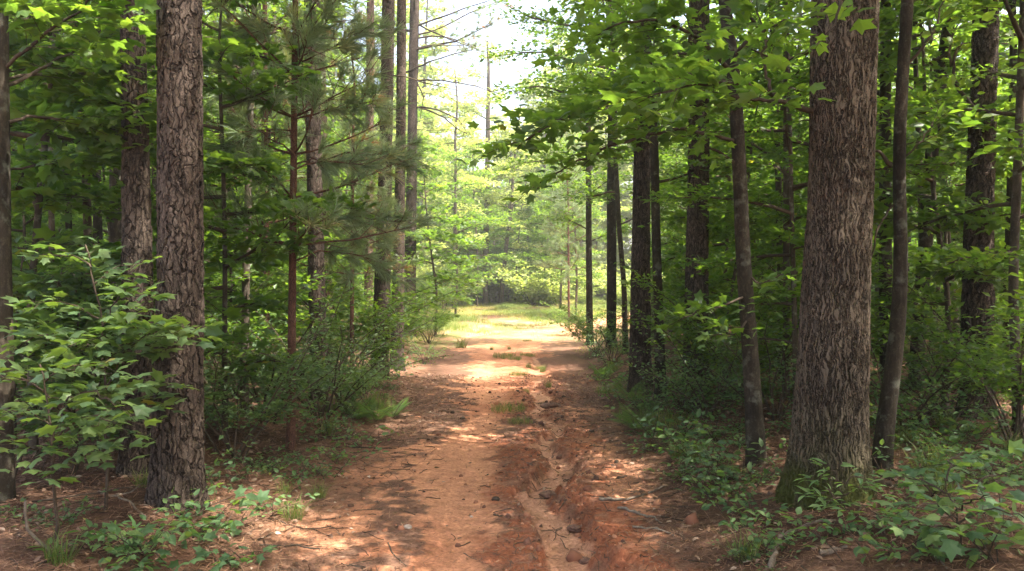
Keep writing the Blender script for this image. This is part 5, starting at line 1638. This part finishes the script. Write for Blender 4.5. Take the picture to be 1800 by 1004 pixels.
# loose crumbs of clay round the wash
t_ = (1 + 5 ** .5) / 2
ico = nrm(np.array([(-1, t_, 0), (1, t_, 0), (-1, -t_, 0), (1, -t_, 0), (0, -1, t_), (0, 1, t_), (0, -1, -t_), (0, 1, -t_), (t_, 0, -1), (t_, 0, 1), (-t_, 0, -1), (-t_, 0, 1)])) * rs.uniform(.7, 1.25, (12, 1))
icf = [(0, 11, 5), (0, 5, 1), (0, 1, 7), (0, 7, 10), (0, 10, 11), (1, 5, 9), (5, 11, 4), (11, 10, 2), (10, 7, 6), (7, 1, 8), (3, 9, 4), (3, 4, 2), (3, 2, 6), (3, 6, 8), (3, 8, 9), (4, 9, 5), (2, 4, 11), (6, 2, 10), (8, 6, 7), (9, 8, 1)]
n = 12000
y = np.sqrt(rs.uniform(3.6 ** 2, 15 ** 2, n))
x = path_c(y) + rs.uniform(-1.2, 1.4, n)
gq = gully_dist(x, y)[0] - gully_w(x, y)
k = rs.uniform(size=n) < np.where(gq > 0, np.exp(-(gq / .22) ** 2) * .8 + .05, .06)
x, y = x[k], y[k]
n = len(x)
q1 = nrm(rs.normal(size=(n, 3)))
q2 = nrm(np.cross(q1, rs.normal(size=(n, 3))))
mb = MB()
mb.strips(np.stack([x, y, ground(x, y) + .002], 1), np.stack([q1, q2, np.cross(q1, q2)], 1), np.exp(rs.normal(-4.75, .6, n)), ico, icf, rs.uniform(0, 1, n))
tag(link('clay_crumbs', mb.mesh('clay_crumbs', False, MAT['clay'])), 'loose crumbs of red clay along the edges of the wash', None, None, 'stuff')

# ------------------------------------------------------------------ haze in the air
hm = bpy.data.materials.new('haze')
hm.use_nodes = True
nt = hm.node_tree
nt.nodes.clear()
out = nt.nodes.new('ShaderNodeOutputMaterial')
pv = nt.nodes.new('ShaderNodeVolumePrincipled')
pv.inputs['Color'].default_value = (0.97, 0.97, 0.92, 1)
pv.inputs['Density'].default_value = 0.0021
pv.inputs['Anisotropy'].default_value = 0.45
nt.links.new(pv.outputs[0], out.inputs['Volume'])
mb = MB()
hx, hy0, hy1, hz0, hz1 = 380, -70, 620, float(VV[:, 2].min()) - 1.0, 32
mb.add([(a, b_, c_) for c_ in (hz0, hz1) for b_ in (hy0, hy1) for a in (-hx, hx)], [(0, 2, 3, 1), (4, 5, 7, 6), (0, 1, 5, 4), (2, 6, 7, 3), (0, 4, 6, 2), (1, 3, 7, 5)])
tag(link('haze', mb.mesh('haze', False, hm)), 'thin pale haze filling the air of the woods', None, None, 'stuff')

# ------------------------------------------------------------------ camera, sun, sky
cam = bpy.data.cameras.new('camera')
cam.lens = 28.0
cam.sensor_width = 36.0
cam.clip_end = 2000
cam.shift_y = -(502 - CY) / 1800.0
co = bpy.data.objects.new('camera', cam)
COL.objects.link(co)
co.location = (0, 0, CAMZ)
co.rotation_euler = (math.radians(90), 0, 0)
scene.camera = co

SUN_EL, SUN_AZ = math.radians(64), math.radians(108)   # azimuth from +Y, positive to the right
sdir = np.array([math.sin(SUN_AZ) * math.cos(SUN_EL), math.cos(SUN_AZ) * math.cos(SUN_EL), math.sin(SUN_EL)])
sun = bpy.data.lights.new('sun', 'SUN')
sun.energy = 3.6
sun.angle = math.radians(0.53)
sun.color = (1.0, 0.94, 0.84)
so = bpy.data.objects.new('sun', sun)
COL.objects.link(so)
from mathutils import Vector
so.rotation_euler = Vector(-sdir).to_track_quat('-Z', 'Y').to_euler()
so.location = (0, 0, 30)

w = bpy.data.worlds.new('World')
scene.world = w
w.use_nodes = True
nt = w.node_tree
sky = nt.nodes.new('ShaderNodeTexSky')
sky.sky_type = 'NISHITA'
sky.sun_disc = False
sky.sun_elevation = SUN_EL
sky.sun_rotation = SUN_AZ
sky.dust_density = 8.0
sky.ozone_density = 0.3
bg = nt.nodes['Background']
bg.inputs['Strength'].default_value = 0.15
nt.links.new(sky.outputs[0], bg.inputs['Color'])

vs = scene.view_settings
vs.view_transform = 'Standard'
vs.look = 'None'
vs.gamma = 1.0
vs.exposure = 2.48
cy = scene.cycles
cy.max_bounces = 8
cy.diffuse_bounces = 5
cy.glossy_bounces = 2
cy.transmission_bounces = 5
cy.transparent_max_bounces = 4
cy.caustics_reflective = False
cy.caustics_refractive = False
cy.sample_clamp_indirect = 6.0
cy.use_denoising = True
cy.denoiser = 'OPENIMAGEDENOISE'
cy.denoising_input_passes = 'RGB_ALBEDO_NORMAL'
